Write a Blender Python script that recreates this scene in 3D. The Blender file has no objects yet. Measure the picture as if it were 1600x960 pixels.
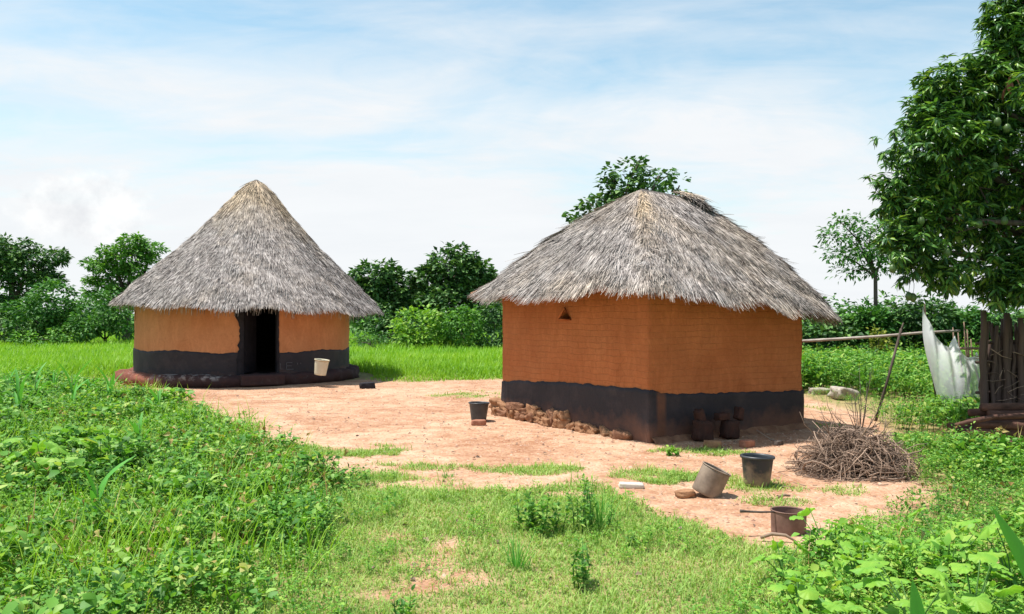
import bpy, bmesh, math, random
import numpy as np
from mathutils import Vector, noise as mnoise

SC = bpy.context.scene
COL = SC.collection
F = 1333.0          # focal length in photo pixels (1600 wide)
CAMH = 1.6
HY = 490.0          # horizon row in the photo
R_ = np.random.default_rng

def at(px, py, d):
    return np.array([(px - 800) / F * d, d, CAMH + (HY - py) / F * d])
def gd(px, py):
    d = CAMH * F / (py - HY)
    return np.array([(px - 800) / F * d, d, 0.0])

# ------------------------------------------------------------------ objects
def tag(o, label=None, cat=None, group=None, kind=None):
    if label: o['label'] = label
    if cat: o['category'] = cat
    if group: o['group'] = group
    if kind: o['kind'] = kind
    return o

def empty(name, loc=(0, 0, 0), rz=0):
    o = bpy.data.objects.new(name, None)
    COL.objects.link(o)
    o.location = tuple(float(v) for v in loc)
    o.rotation_euler = (0, 0, rz)
    o.empty_display_size = 0.2
    return o

def build(name, verts, faces, mat, parent=None, smooth=False, uv=None, attr=None):
    """verts (N,3) array; faces: list of (M,k) int arrays"""
    me = bpy.data.meshes.new(name)
    verts = np.asarray(verts, dtype=np.float32)
    me.vertices.add(len(verts))
    me.vertices.foreach_set('co', verts.ravel())
    fl = [np.asarray(f, dtype=np.int32) for f in faces if len(f)]
    idx = np.concatenate([f.ravel() for f in fl])
    sizes = np.concatenate([np.full(len(f), f.shape[1], np.int32) for f in fl])
    starts = np.concatenate([[0], np.cumsum(sizes)[:-1]]).astype(np.int32)
    me.loops.add(len(idx)); me.loops.foreach_set('vertex_index', idx)
    me.polygons.add(len(sizes))
    me.polygons.foreach_set('loop_start', starts)
    me.update(calc_edges=True)
    if uv is not None:
        l = me.uv_layers.new(name='UVMap')
        l.data.foreach_set('uv', np.asarray(uv, np.float32)[idx].ravel())
    if attr:
        for k, v in attr.items():
            a = me.attributes.new(k, 'FLOAT', 'POINT')
            a.data.foreach_set('value', np.asarray(v, np.float32))
    me.polygons.foreach_set('use_smooth', np.full(len(sizes), smooth))
    me.validate()
    me.update()
    if mat: me.materials.append(mat)
    o = bpy.data.objects.new(name, me)
    COL.objects.link(o)
    if parent: o.parent = parent
    return o

class MB:
    def __init__(s): s.v = []; s.q = []; s.t = []; s.n = 0
    def add(s, v, q=None, t=None):
        v = np.asarray(v, float).reshape(-1, 3)
        if q is not None and len(q): s.q.append(np.asarray(q, int) + s.n)
        if t is not None and len(t): s.t.append(np.asarray(t, int) + s.n)
        s.v.append(v); s.n += len(v)
    def tube(s, pts, rad, sides=6, cap=True):
        pts = np.asarray(pts, float); n = len(pts)
        rad = np.broadcast_to(np.asarray(rad, float), (n,))
        tan = np.gradient(pts, axis=0)
        tan /= np.linalg.norm(tan, axis=1)[:, None] + 1e-9
        up = np.array([0, 0, 1.0]) if abs(tan[0][2]) < .9 else np.array([1.0, 0, 0])
        a = np.linspace(0, 2 * np.pi, sides, endpoint=False)
        V = []
        for i in range(n):
            x = np.cross(up, tan[i]); x /= np.linalg.norm(x) + 1e-9
            y = np.cross(tan[i], x); up = np.cross(x, tan[i]) * -1 if False else y
            V.append(pts[i] + rad[i] * (np.cos(a)[:, None] * x + np.sin(a)[:, None] * y))
        V = np.concatenate(V)
        q = []
        for i in range(n - 1):
            for k in range(sides):
                k2 = (k + 1) % sides
                q.append((i * sides + k, i * sides + k2, (i + 1) * sides + k2, (i + 1) * sides + k))
        t = []
        if cap:
            V = np.vstack([V, pts[0], pts[-1]])
            for k in range(sides):
                k2 = (k + 1) % sides
                t.append((n * sides, k2, k)); t.append((n * sides + 1, (n - 1) * sides + k, (n - 1) * sides + k2))
        s.add(V, q, t)
    def lathe(s, prof, seg=32, c=(0, 0, 0)):
        prof = np.asarray(prof, float)
        a = np.linspace(0, 2 * np.pi, seg, endpoint=False)
        V = np.stack([prof[:, 0][:, None] * np.cos(a), prof[:, 0][:, None] * np.sin(a), np.repeat(prof[:, 1][:, None], seg, 1)], -1).reshape(-1, 3) + np.array(c)
        q = []
        for i in range(len(prof) - 1):
            for k in range(seg):
                k2 = (k + 1) % seg
                q.append((i * seg + k, i * seg + k2, (i + 1) * seg + k2, (i + 1) * seg + k))
        s.add(V, q)
    def build(s, name, mat, parent=None, smooth=False):
        f = []
        if s.q: f.append(np.concatenate(s.q))
        if s.t: f.append(np.concatenate(s.t))
        return build(name, np.concatenate(s.v), f, mat, parent, smooth)

def rotmats(az, tilt, roll):
    """frame columns: x side, y along leaf, z normal.  az: heading, tilt: up angle of y axis, roll about y"""
    ca, sa, ct, st, cr, sr = np.cos(az), np.sin(az), np.cos(tilt), np.sin(tilt), np.cos(roll), np.sin(roll)
    y = np.stack([ca * ct, sa * ct, st], -1)
    x0 = np.stack([sa, -ca, np.zeros_like(az)], -1)
    z0 = np.cross(x0, y)
    x = x0 * cr[:, None] + z0 * sr[:, None]
    z = np.cross(x, y)
    return np.stack([x, y, z], -1)            # (N,3,3)

def inst(tv, tfaces, M, P, S):
    """instance template verts tv by rotation M (N,3,3), position P, scale S (N,) or (N,3)"""
    S = np.asarray(S, float)
    if S.ndim == 1: S = np.repeat(S[:, None], 3, 1)
    N, K = len(P), len(tv)
    v = np.einsum('nij,nkj->nki', M, tv[None] * S[:, None, :]) + P[:, None, :]
    off = (np.arange(N) * K)[:, None, None]
    return v.reshape(-1, 3), [(np.asarray(f)[None] + off).reshape(-1, np.asarray(f).shape[1]) for f in tfaces]

def leaf_tpl(w=.25, fold=.08, droop=.12):
    v = np.array([(0, 0, 0), (0, .5, -.0), (0, 1, -droop), (-w, .42, fold), (w, .42, fold)], float)
    return v, [np.array([(0, 4, 2, 1), (0, 1, 2, 3)])]
def oval_leaf_tpl(w=.28, fold=.07, droop=.16):
    v = np.array([(0, 0, 0), (0, .5, 0), (0, 1, -droop), (w * .62, .17, fold * .6), (w, .42, fold), (w * .6, .77, fold * .5 - droop * .5),
                  (-w * .62, .17, fold * .6), (-w, .42, fold), (-w * .6, .77, fold * .5 - droop * .5)], float)
    return v, [np.array([(0, 3, 4, 1), (1, 4, 5, 2), (0, 1, 7, 6), (1, 2, 8, 7)])]
def long_leaf_tpl(w=.11, droop=.35, n=4, fold=.03):
    t = np.linspace(0, 1, n + 1)
    prof = np.sin(np.pi * np.clip(t * .93 + .07, 0, 1)) ** .7
    prof[0] = .15; prof[-1] = 0.02
    mid = np.stack([0 * t, t - .15 * droop * t ** 2, -droop * t ** 2], -1)
    L = mid + np.stack([-w * prof, 0 * t, fold * prof], -1)
    R = mid + np.stack([w * prof, 0 * t, fold * prof], -1)
    v = np.concatenate([L, mid, R]); k = n + 1
    q = []
    for i in range(n):
        q.append((i, k + i, k + i + 1, i + 1)); q.append((k + i, 2 * k + i, 2 * k + i + 1, k + i + 1))
    return v, [np.array(q)]
def blade_tpl(w=.03, bend=.35):
    v = np.array([(-w, 0, 0), (w, 0, 0), (w * .7, .55, -bend * .25), (-w * .7, .55, -bend * .25), (0, 1, -bend)], float)
    return v, [np.array([(0, 1, 2, 3)]), np.array([(3, 2, 4)])]

# ------------------------------------------------------------------ materials
def newmat(name):
    m = bpy.data.materials.new(name); m.use_nodes = True
    nt = m.node_tree; nt.nodes.clear()
    out = nt.nodes.new('ShaderNodeOutputMaterial')
    return m, nt, out
def N(nt, t, **kw):
    n = nt.nodes.new(t)
    for k, v in kw.items():
        if k in n.inputs: n.inputs[k].default_value = v
        else: setattr(n, k, v)
    return n
def L(nt, a, b): nt.links.new(a, b)
def ramp(nt, fac, stops, interp='LINEAR'):
    r = nt.nodes.new('ShaderNodeValToRGB'); r.color_ramp.interpolation = interp
    e = r.color_ramp.elements
    while len(e) < len(stops): e.new(.5)
    for el, (p, c) in zip(e, stops):
        el.position = p; el.color = (*c, 1) if len(c) == 3 else c
    L(nt, fac, r.inputs[0]); return r.outputs[0]
def noise_(nt, scale, detail=4, rough=.55, vec=None, dist=0, out='Fac'):
    n = N(nt, 'ShaderNodeTexNoise', Scale=scale, Detail=detail, Roughness=rough, Distortion=dist)
    if vec is not None: L(nt, vec, n.inputs['Vector'])
    return n.outputs[out]
def coords(nt, which='Object'):
    return nt.nodes.new('ShaderNodeTexCoord').outputs[which]
def mix(nt, fac, a, b, blend='MIX'):
    m = nt.nodes.new('ShaderNodeMix'); m.data_type = 'RGBA'; m.blend_type = blend
    for s, v in ((m.inputs[0], fac), (m.inputs[6], a), (m.inputs[7], b)):
        if isinstance(v, bpy.types.NodeSocket): L(nt, v, s)
        elif isinstance(v, (int, float)): s.default_value = v
        else: s.default_value = (*v, 1)
    return m.outputs[2]
def math_(nt, op, a, b=0.0, c=0.0, clamp=False):
    m = nt.nodes.new('ShaderNodeMath'); m.operation = op; m.use_clamp = clamp
    for i, v in enumerate((a, b, c)):
        if isinstance(v, bpy.types.NodeSocket): L(nt, v, m.inputs[i])
        else: m.inputs[i].default_value = v
    return m.outputs[0]
def bump(nt, h, strength=.4, dist=.02, normal=None):
    b = N(nt, 'ShaderNodeBump', Strength=strength, Distance=dist)
    L(nt, h, b.inputs['Height'])
    if normal is not None: L(nt, normal, b.inputs['Normal'])
    return b.outputs[0]
def princ(nt, out, col, rough=.8, spec=.3, normal=None, metal=0):
    p = N(nt, 'ShaderNodeBsdfPrincipled', Roughness=rough, Metallic=metal)
    p.inputs['Specular IOR Level'].default_value = spec
    if isinstance(col, bpy.types.NodeSocket): L(nt, col, p.inputs['Base Color'])
    else: p.inputs['Base Color'].default_value = (*col, 1)
    if normal is not None: L(nt, normal, p.inputs['Normal'])
    L(nt, p.outputs[0], out.inputs[0])
    return p

def leaf_mat(name, stops, trans=.28, rough=.5, spec=.22, patch=.5, pscale=1.2, tcol=None):
    m, nt, out = newmat(name)
    g = nt.nodes.new('ShaderNodeNewGeometry')
    n = noise_(nt, pscale, 3, .6, coords(nt))
    f = math_(nt, 'ADD', math_(nt, 'MULTIPLY', g.outputs['Random Per Island'], 1 - patch), math_(nt, 'MULTIPLY', n, patch))
    f = math_(nt, 'MULTIPLY_ADD', math_(nt, 'SUBTRACT', f, .5), 1.5, .5, clamp=True)
    col = ramp(nt, f, stops)
    p = princ(nt, out, col, rough, spec)
    t = N(nt, 'ShaderNodeBsdfTranslucent')
    L(nt, mix(nt, 1.0, col, tcol or (1.3, 1.35, .55), 'MULTIPLY'), t.inputs[0])
    ms = N(nt, 'ShaderNodeMixShader'); ms.inputs[0].default_value = trans
    L(nt, p.outputs[0], ms.inputs[1]); L(nt, t.outputs[0], ms.inputs[2]); L(nt, ms.outputs[0], out.inputs[0])
    return m

def simple_mat(name, c1, c2, scale=8, rough=.85, spec=.2, bmp=.4, bdist=.01, stretch=None, isl=0, metal=0):
    m, nt, out = newmat(name)
    v = coords(nt)
    if stretch:
        mp = N(nt, 'ShaderNodeMapping'); mp.inputs['Scale'].default_value = stretch
        L(nt, v, mp.inputs[0]); v = mp.outputs[0]
    n = noise_(nt, scale, 6, .62, v)
    f = math_(nt, 'MULTIPLY_ADD', math_(nt, 'SUBTRACT', n, .5), 2.2, .5, clamp=True)
    if isl:
        g = nt.nodes.new('ShaderNodeNewGeometry')
        f = math_(nt, 'ADD', math_(nt, 'MULTIPLY', f, 1 - isl), math_(nt, 'MULTIPLY', g.outputs['Random Per Island'], isl))
    princ(nt, out, ramp(nt, f, [(0, c1), (1, c2)]), rough, spec, bump(nt, n, bmp, bdist), metal)
    return m

M = {}
M['weed'] = leaf_mat('weed_leaf', [(0, (.030, .10, .012)), (.28, (.076, .225, .030)), (.6, (.155, .345, .048)), (.86, (.30, .47, .10)), (.955, (.42, .52, .13)), (1, (.36, .30, .08))], patch=.42, pscale=1.3, trans=.34)
M['weed_light'] = leaf_mat('weed_leaf_light', [(0, (.06, .19, .02)), (.35, (.14, .34, .045)), (.75, (.27, .46, .07)), (1, (.45, .50, .11))], patch=.45, pscale=1.6, trans=.34)
M['grass'] = leaf_mat('grass_blade', [(0, (.13, .25, .045)), (.45, (.25, .40, .08)), (.8, (.38, .50, .13)), (1, (.50, .47, .22))], trans=.25, patch=.6, pscale=1.6)
M['field'] = leaf_mat('field_grass', [(0, (.09, .23, .012)), (.5, (.20, .40, .022)), (1, (.37, .51, .045))], trans=.3, patch=.7, pscale=.25)
M['dry_weed'] = leaf_mat('dry_weed', [(0, (.17, .10, .03)), (.5, (.33, .24, .075)), (1, (.48, .41, .17))], trans=.15)
M['maize'] = leaf_mat('maize_leaf', [(0, (.05, .22, .04)), (.6, (.12, .37, .06)), (1, (.25, .48, .10))], patch=.3)
M['squash'] = leaf_mat('broad_leaf', [(0, (.07, .24, .035)), (.4, (.16, .38, .05)), (.75, (.30, .48, .06)), (1, (.46, .50, .08))], patch=.55, pscale=9, trans=.34)
M['dark_tree'] = leaf_mat('dark_tree_leaf', [(0, (.014, .045, .016)), (.4, (.050, .13, .036)), (.75, (.115, .23, .056)), (1, (.20, .32, .08))], trans=.15, patch=.5, pscale=.8)
M['mid_tree'] = leaf_mat('mid_tree_leaf', [(0, (.022, .085, .02)), (.5, (.065, .19, .035)), (1, (.16, .33, .06))], trans=.22, patch=.55, pscale=.7)
M['bright_bush'] = leaf_mat('bright_bush_leaf', [(0, (.035, .12, .02)), (.5, (.095, .25, .035)), (1, (.22, .40, .06))], trans=.25, patch=.5, pscale=1)
M['lime_bush'] = leaf_mat('lime_bush_leaf', [(0, (.05, .15, .02)), (.4, (.15, .33, .035)), (1, (.34, .50, .08))], trans=.3, patch=.4, pscale=1)
M['mango'] = leaf_mat('mango_leaf', [(0, (.014, .046, .015)), (.35, (.040, .115, .027)), (.65, (.10, .235, .040)), (.88, (.20, .35, .055)), (1, (.33, .43, .08))], trans=.24, rough=.36, spec=.4, patch=.4, pscale=1.4)
M['yellow_bush'] = leaf_mat('yellow_bush_leaf', [(0, (.12, .16, .02)), (1, (.33, .35, .05))], patch=.3)
M['dead_leaf'] = leaf_mat('dead_leaf', [(0, (.10, .04, .02)), (1, (.25, .10, .06))], trans=.1)
M['bark'] = simple_mat('bark', (.045, .032, .026), (.15, .12, .10), 9, stretch=(1, 1, .25), bmp=.8)
M['green_stem'] = simple_mat('green_stem', (.05, .13, .03), (.10, .20, .05), 12)
M['stick'] = simple_mat('dry_branch', (.06, .037, .028), (.43, .30, .22), 5, isl=.75, bmp=.5, bdist=.004)
M['log'] = simple_mat('log_bark', (.028, .015, .012), (.19, .095, .068), 9, stretch=(.3, 1, 1), bmp=1.0, bdist=.03)
M['post'] = simple_mat('weathered_pole', (.022, .015, .015), (.185, .125, .10), 8, stretch=(1, 1, .18), isl=.65, bmp=.8)
M['pole_grey'] = simple_mat('bare_pole', (.27, .22, .19), (.52, .46, .41), 9, stretch=(.2, 1, 1))
M['sooty'] = simple_mat('black_paint', (.012, .011, .014), (.034, .030, .036), 5, rough=.8, bmp=.35)
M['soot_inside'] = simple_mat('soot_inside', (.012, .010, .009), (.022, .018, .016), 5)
M['burnt_brick'] = simple_mat('burnt_brick', (.22, .08, .05), (.46, .22, .14), 10, bmp=.8, bdist=.01)
M['mud_brick'] = simple_mat('mud_brick', (.16, .072, .036), (.46, .25, .135), 9, isl=.2, bmp=1.0, bdist=.02)
M['footing_dark'] = simple_mat('footing_dark', (.14, .06, .035), (.36, .19, .11), 7, bmp=1.0, bdist=.02)
M['pale_stone'] = simple_mat('pale_stone', (.42, .36, .30), (.68, .62, .54), 6, bmp=.7)
M['dusty_stone'] = simple_mat('dusty_stone', (.25, .20, .16), (.50, .44, .37), 7, bmp=.9, bdist=.03)
M['gravel'] = simple_mat('gravel', (.22, .11, .07), (.62, .42, .31), 3, isl=.85)
M['black_plastic'] = simple_mat('black_plastic', (.016, .019, .026), (.07, .07, .072), 5, rough=.42, spec=.5, bmp=.1)
M['tin'] = simple_mat('muddy_tin', (.12, .085, .062), (.33, .25, .185), 7, rough=.55, spec=.4, bmp=.25)
M['rust'] = simple_mat('rusty_tin', (.12, .065, .050), (.27, .16, .125), 8, rough=.75, bmp=.35)
M['cream_plastic'] = simple_mat('cream_plastic', (.52, .46, .33), (.68, .62, .47), 6, rough=.45, spec=.4, bmp=.1)
M['chalk'] = simple_mat('chalk', (.09, .085, .095), (.17, .16, .17), 40)
M['tape'] = simple_mat('brown_label', (.34, .22, .10), (.45, .32, .15), 10)
M['green_fruit'] = simple_mat('green_fruit', (.05, .10, .03), (.11, .17, .05), 6, rough=.4, spec=.4, bmp=.1)

def bucket_mat():
    m, nt, out = newmat('dusty_black_plastic')
    v = coords(nt)
    n = noise_(nt, 7, 5, .6, v)
    sx = N(nt, 'ShaderNodeSeparateXYZ'); L(nt, v, sx.inputs[0])
    f = math_(nt, 'SUBTRACT', math_(nt, 'MULTIPLY', n, .55), sx.outputs[2])
    f = math_(nt, 'MULTIPLY_ADD', f, 5, -.4, clamp=True)
    c = mix(nt, f, (.018, .022, .030), (.30, .20, .13))
    princ(nt, out, c, .45, .45)
    return m
M['bucket'] = bucket_mat()

def thatch_mat(name, lo, mid_, hi, tan, tanfac):
    m, nt, out = newmat(name)
    g = nt.nodes.new('ShaderNodeNewGeometry')
    v = coords(nt)
    n = noise_(nt, .9, 4, .6, v)
    n2 = noise_(nt, 9, 4, .65, v)
    f = math_(nt, 'ADD', math_(nt, 'MULTIPLY', g.outputs['Random Per Island'], .55), math_(nt, 'MULTIPLY', math_(nt, 'MULTIPLY_ADD', n2, 1.8, -.4), .45))
    c = ramp(nt, f, [(0.16, lo), (.48, mid_), (.92, hi)])
    at_ = N(nt, 'ShaderNodeAttribute', attribute_name='tan')
    tf = math_(nt, 'MULTIPLY', at_.outputs['Fac'], tanfac)
    tf = math_(nt, 'ADD', tf, math_(nt, 'MULTIPLY_ADD', n, 1.6, -.85), clamp=True)
    c = mix(nt, tf, c, mix(nt, 1.0, c, tan, 'MULTIPLY'))
    mt = noise_(nt, 7, 5, .7, v, .6)
    c = mix(nt, math_(nt, 'MULTIPLY_ADD', mt, -4.0, 2.1, clamp=True), c, mix(nt, 1.0, c, (.62, .58, .57), 'MULTIPLY'))
    princ(nt, out, c, .75, .25)
    return m
M['thatch'] = thatch_mat('thatch_straw', (.055, .046, .043), (.315, .275, .255), (.67, .60, .56), (1.38, 1.18, .84), .9)
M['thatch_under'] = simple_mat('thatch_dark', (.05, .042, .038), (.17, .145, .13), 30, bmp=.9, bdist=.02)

def mudwall(name, c1, c2, brick, stain=(.28, .09, .035), darkbase=None, bmp=.5):
    m, nt, out = newmat(name)
    uv = coords(nt, 'UV'); v = coords(nt)
    n = noise_(nt, 1.3, 5, .6, v); nf = noise_(nt, 22, 5, .65, v)
    c = ramp(nt, math_(nt, 'MULTIPLY_ADD', math_(nt, 'SUBTRACT', n, .5), 1.8, .5, clamp=True), [(0, c1), (1, c2)])
    c = mix(nt, math_(nt, 'MULTIPLY_ADD', nf, 1.2, -.5, clamp=True), c, mix(nt, 1.0, c, (.74, .7, .66), 'MULTIPLY'))
    h = math_(nt, 'MULTIPLY', nf, .6)
    if brick:
        mp = N(nt, 'ShaderNodeMapping'); L(nt, uv, mp.inputs[0])
        dv = N(nt, 'ShaderNodeTexNoise', Scale=3.0, Detail=2.0); L(nt, v, dv.inputs['Vector'])
        vm = N(nt, 'ShaderNodeVectorMath', operation='SCALE'); vm.inputs[3].default_value = .07
        L(nt, dv.outputs['Color'], vm.inputs[0])
        va = N(nt, 'ShaderNodeVectorMath', operation='ADD'); L(nt, mp.outputs[0], va.inputs[0]); L(nt, vm.outputs[0], va.inputs[1])
        b = N(nt, 'ShaderNodeTexBrick', Scale=1.0)
        b.inputs['Brick Width'].default_value = .26; b.inputs['Row Height'].default_value = .083
        b.inputs['Mortar Size'].default_value = .007; b.inputs['Mortar Smooth'].default_value = .6
        L(nt, va.outputs[0], b.inputs['Vector'])
        k = math_(nt, 'MULTIPLY', b.outputs['Fac'], math_(nt, 'MULTIPLY_ADD', n, 2.2, -.55, clamp=True))
        c = mix(nt, math_(nt, 'MULTIPLY', k, .32), c, stain)
        h = math_(nt, 'SUBTRACT', h, math_(nt, 'MULTIPLY', k, .9))
    # hairline cracks and hand-smeared patches
    vc = N(nt, 'ShaderNodeTexVoronoi', Scale=3.2); vc.feature = 'DISTANCE_TO_EDGE'
    dn = N(nt, 'ShaderNodeTexNoise', Scale=5.0, Detail=4.0); L(nt, v, dn.inputs['Vector'])
    L(nt, mix(nt, .12, v, dn.outputs['Color']), vc.inputs['Vector'])
    ck = math_(nt, 'MULTIPLY', math_(nt, 'LESS_THAN', vc.outputs['Distance'], .008), math_(nt, 'MULTIPLY_ADD', noise_(nt, 1.7, 3, .6, v), 4, -2.1, clamp=True))
    c = mix(nt, math_(nt, 'MULTIPLY', ck, .6), c, stain); h = math_(nt, 'SUBTRACT', h, ck)
    ms_ = N(nt, 'ShaderNodeMapping'); ms_.inputs['Scale'].default_value = (1, 1, .35); L(nt, v, ms_.inputs[0])
    sm_ = noise_(nt, 6, 5, .7, ms_.outputs[0], 1.0)
    c = mix(nt, math_(nt, 'MULTIPLY_ADD', sm_, 2.4, -1.15, clamp=True), c, mix(nt, 1.0, c, (1.3, 1.32, 1.36), 'MULTIPLY'))
    c = mix(nt, math_(nt, 'MULTIPLY_ADD', sm_, -3.4, 1.42, clamp=True), c, mix(nt, 1.0, c, (.62, .55, .50), 'MULTIPLY'))
    # blotchy washed-out stains
    n3 = noise_(nt, 2.6, 6, .7, v)
    c = mix(nt, math_(nt, 'MULTIPLY_ADD', n3, 3.0, -1.75, clamp=True), c, stain)
    princ(nt, out, c, .9, .15, bump(nt, h, bmp, .02))
    return m
M['wall_orange'] = mudwall('ochre_mud_wall', (.40, .122, .042), (.52, .185, .070), True)
M['wall_round'] = mudwall('ochre_mud_plaster', (.50, .185, .075), (.62, .275, .125), False, stain=(.42, .14, .06), bmp=.3)

def band_mat():
    m, nt, out = newmat('black_band_paint')
    v = coords(nt)
    n = noise_(nt, 3, 6, .65, v)
    sx = N(nt, 'ShaderNodeSeparateXYZ'); L(nt, v, sx.inputs[0])
    mud = math_(nt, 'MULTIPLY_ADD', math_(nt, 'SUBTRACT', math_(nt, 'MULTIPLY', n, .55), sx.outputs[2]), 4.0, .12, clamp=True)
    c = mix(nt, noise_(nt, 1.4, 4, .6, v), (.014, .012, .017), (.045, .038, .044))
    chip = math_(nt, 'MULTIPLY_ADD', noise_(nt, 11, 6, .75, v), 7, -4.5, clamp=True)
    c = mix(nt, math_(nt, 'MULTIPLY', chip, .6), c, (.15, .07, .045))
    c = mix(nt, math_(nt, 'MULTIPLY_ADD', noise_(nt, 2.2, 5, .7, v), 2.2, -1.05, clamp=True), c, (.075, .055, .055))
    c = mix(nt, math_(nt, 'MULTIPLY', mud, .85), c, (.18, .085, .055))
    wn = N(nt, 'ShaderNodeAttribute', attribute_name='worn').outputs['Fac']
    c = mix(nt, math_(nt, 'MULTIPLY', wn, math_(nt, 'MULTIPLY_ADD', n, 1.6, 0.0, clamp=True)), c, (.14, .06, .035))
    princ(nt, out, c, .7, .3, bump(nt, noise_(nt, 20, 5, .6, v), .4, .015))
    return m
M['band'] = band_mat()
def plinth_mat():
    m, nt, out = newmat('mud_plinth')
    v = coords(nt)
    n = noise_(nt, 4, 5, .65, v)
    c = ramp(nt, n, [(.3, (.10, .035, .026)), (.55, (.20, .07, .045)), (.72, (.34, .13, .07))])
    w = noise_(nt, 9, 4, .7, v)
    c = mix(nt, math_(nt, 'MULTIPLY_ADD', w, 5, -2.9, clamp=True), c, (.42, .36, .32))
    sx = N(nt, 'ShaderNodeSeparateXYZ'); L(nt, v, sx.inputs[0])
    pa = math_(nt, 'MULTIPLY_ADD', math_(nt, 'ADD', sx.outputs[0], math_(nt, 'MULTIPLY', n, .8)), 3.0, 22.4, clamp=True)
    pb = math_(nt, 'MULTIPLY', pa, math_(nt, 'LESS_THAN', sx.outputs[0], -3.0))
    c = mix(nt, math_(nt, 'MULTIPLY', pb, .86), c, (.035, .024, .026))  # dark front: black paint, with the eave's shade put into the colour too
    lm = math_(nt, 'MULTIPLY', math_(nt, 'MULTIPLY_ADD', noise_(nt, 6, 4, .7, v), 6, -2.9, clamp=True), math_(nt, 'MULTIPLY', math_(nt, 'LESS_THAN', sx.outputs[0], -6.15), math_(nt, 'GREATER_THAN', sx.outputs[0], -8.0)))
    lm = math_(nt, 'MULTIPLY', lm, math_(nt, 'MULTIPLY_ADD', sx.outputs[2], 12, -1.5, clamp=True))
    c = mix(nt, math_(nt, 'MULTIPLY', lm, .8), c, (.40, .35, .32))
    princ(nt, out, c, .85, .2, bump(nt, n, .7, .03))
    return m
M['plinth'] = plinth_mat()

def ground_mat():
    m, nt, out = newmat('red_earth')
    v = coords(nt)
    a = N(nt, 'ShaderNodeAttribute', attribute_name='green').outputs['Fac']
    n1 = noise_(nt, .55, 6, .68, v, .8); n2 = noise_(nt, 4, 6, .7, v); n3 = noise_(nt, 38, 4, .7, v)
    dirt = ramp(nt, math_(nt, 'ADD', math_(nt, 'MULTIPLY', n1, .5), math_(nt, 'MULTIPLY', n2, .5)),
                [(.40, (.325, .160, .088)), (.5, (.455, .270, .168)), (.60, (.565, .380, .255))])
    vo = N(nt, 'ShaderNodeTexVoronoi', Scale=34.0); L(nt, v, vo.inputs['Vector'])
    sp = math_(nt, 'MULTIPLY_ADD', n3, 3.5, -1.9, clamp=True)
    dirt = mix(nt, math_(nt, 'MULTIPLY', sp, .55), dirt, (.33, .15, .09))
    pc = N(nt, 'ShaderNodeSeparateColor'); L(nt, vo.outputs['Color'], pc.inputs[0])
    dirt = mix(nt, math_(nt, 'MULTIPLY', math_(nt, 'GREATER_THAN', pc.outputs[0], .72), .3), dirt, (.55, .38, .27))
    dirt = mix(nt, math_(nt, 'MULTIPLY', math_(nt, 'LESS_THAN', pc.outputs[1], .13), .4), dirt, (.30, .13, .085))
    soil = mix(nt, n2, (.20, .19, .06), (.36, .28, .14))
    f = math_(nt, 'MULTIPLY_ADD', math_(nt, 'ADD', a, math_(nt, 'MULTIPLY', math_(nt, 'SUBTRACT', n2, .5), .9)), 2.2, -.6, clamp=True)
    far = N(nt, 'ShaderNodeAttribute', attribute_name='far').outputs['Fac']
    c = mix(nt, math_(nt, 'MULTIPLY', f, .85), dirt, soil)
    c = mix(nt, far, c, (.10, .25, .03))
    h = math_(nt, 'ADD', math_(nt, 'MULTIPLY', n3, .5), math_(nt, 'MULTIPLY', vo.outputs['Distance'], -.8))
    princ(nt, out, c, .95, .1, bump(nt, h, .8, .02))
    return m
M['ground'] = ground_mat()

def net_mat():
    m, nt, out = newmat('white_netting')
    v = coords(nt, 'UV')
    n = noise_(nt, 6, 5, .6, v)
    w = nt.nodes.new('ShaderNodeTexWave'); w.wave_type = 'BANDS'; w.inputs['Scale'].default_value = 40
    L(nt, v, w.inputs['Vector'])
    d = N(nt, 'ShaderNodeBsdfDiffuse'); d.inputs[0].default_value = (.86, .88, .88, 1)
    tl = N(nt, 'ShaderNodeBsdfTranslucent'); tl.inputs[0].default_value = (.8, .82, .82, 1)
    m1 = N(nt, 'ShaderNodeMixShader'); m1.inputs[0].default_value = .4
    L(nt, d.outputs[0], m1.inputs[1]); L(nt, tl.outputs[0], m1.inputs[2])
    tr = N(nt, 'ShaderNodeBsdfTransparent')
    den = N(nt, 'ShaderNodeAttribute', attribute_name='dense').outputs['Fac']
    f = math_(nt, 'ADD', den, math_(nt, 'MULTIPLY', math_(nt, 'SUBTRACT', n, .5), .35), clamp=True)
    m2 = N(nt, 'ShaderNodeMixShader'); L(nt, f, m2.inputs[0])
    L(nt, tr.outputs[0], m2.inputs[1]); L(nt, m1.outputs[0], m2.inputs[2]); L(nt, m2.outputs[0], out.inputs[0])
    return m
M['net'] = net_mat()

# ------------------------------------------------------------------ where things grow
def vnoise(x, y, s, seed=0):
    """cheap smooth value noise on arrays, 0..1"""
    r = R_(seed).random((64, 64))
    x = np.asarray(x) / s + 1000; y = np.asarray(y) / s + 1000
    xi = np.floor(x).astype(int); yi = np.floor(y).astype(int)
    fx = x - xi; fy = y - yi
    fx = fx * fx * (3 - 2 * fx); fy = fy * fy * (3 - 2 * fy)
    g = lambda a, b: r[a % 64, b % 64]
    return (g(xi, yi) * (1 - fx) + g(xi + 1, yi) * fx) * (1 - fy) + (g(xi, yi + 1) * (1 - fx) + g(xi + 1, yi + 1) * fx) * fy
def fbm(x, y, s, seed=0):
    return (vnoise(x, y, s, seed) + .5 * vnoise(x, y, s / 2.1, seed + 1) + .25 * vnoise(x, y, s / 4.3, seed + 2)) / 1.75

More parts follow.
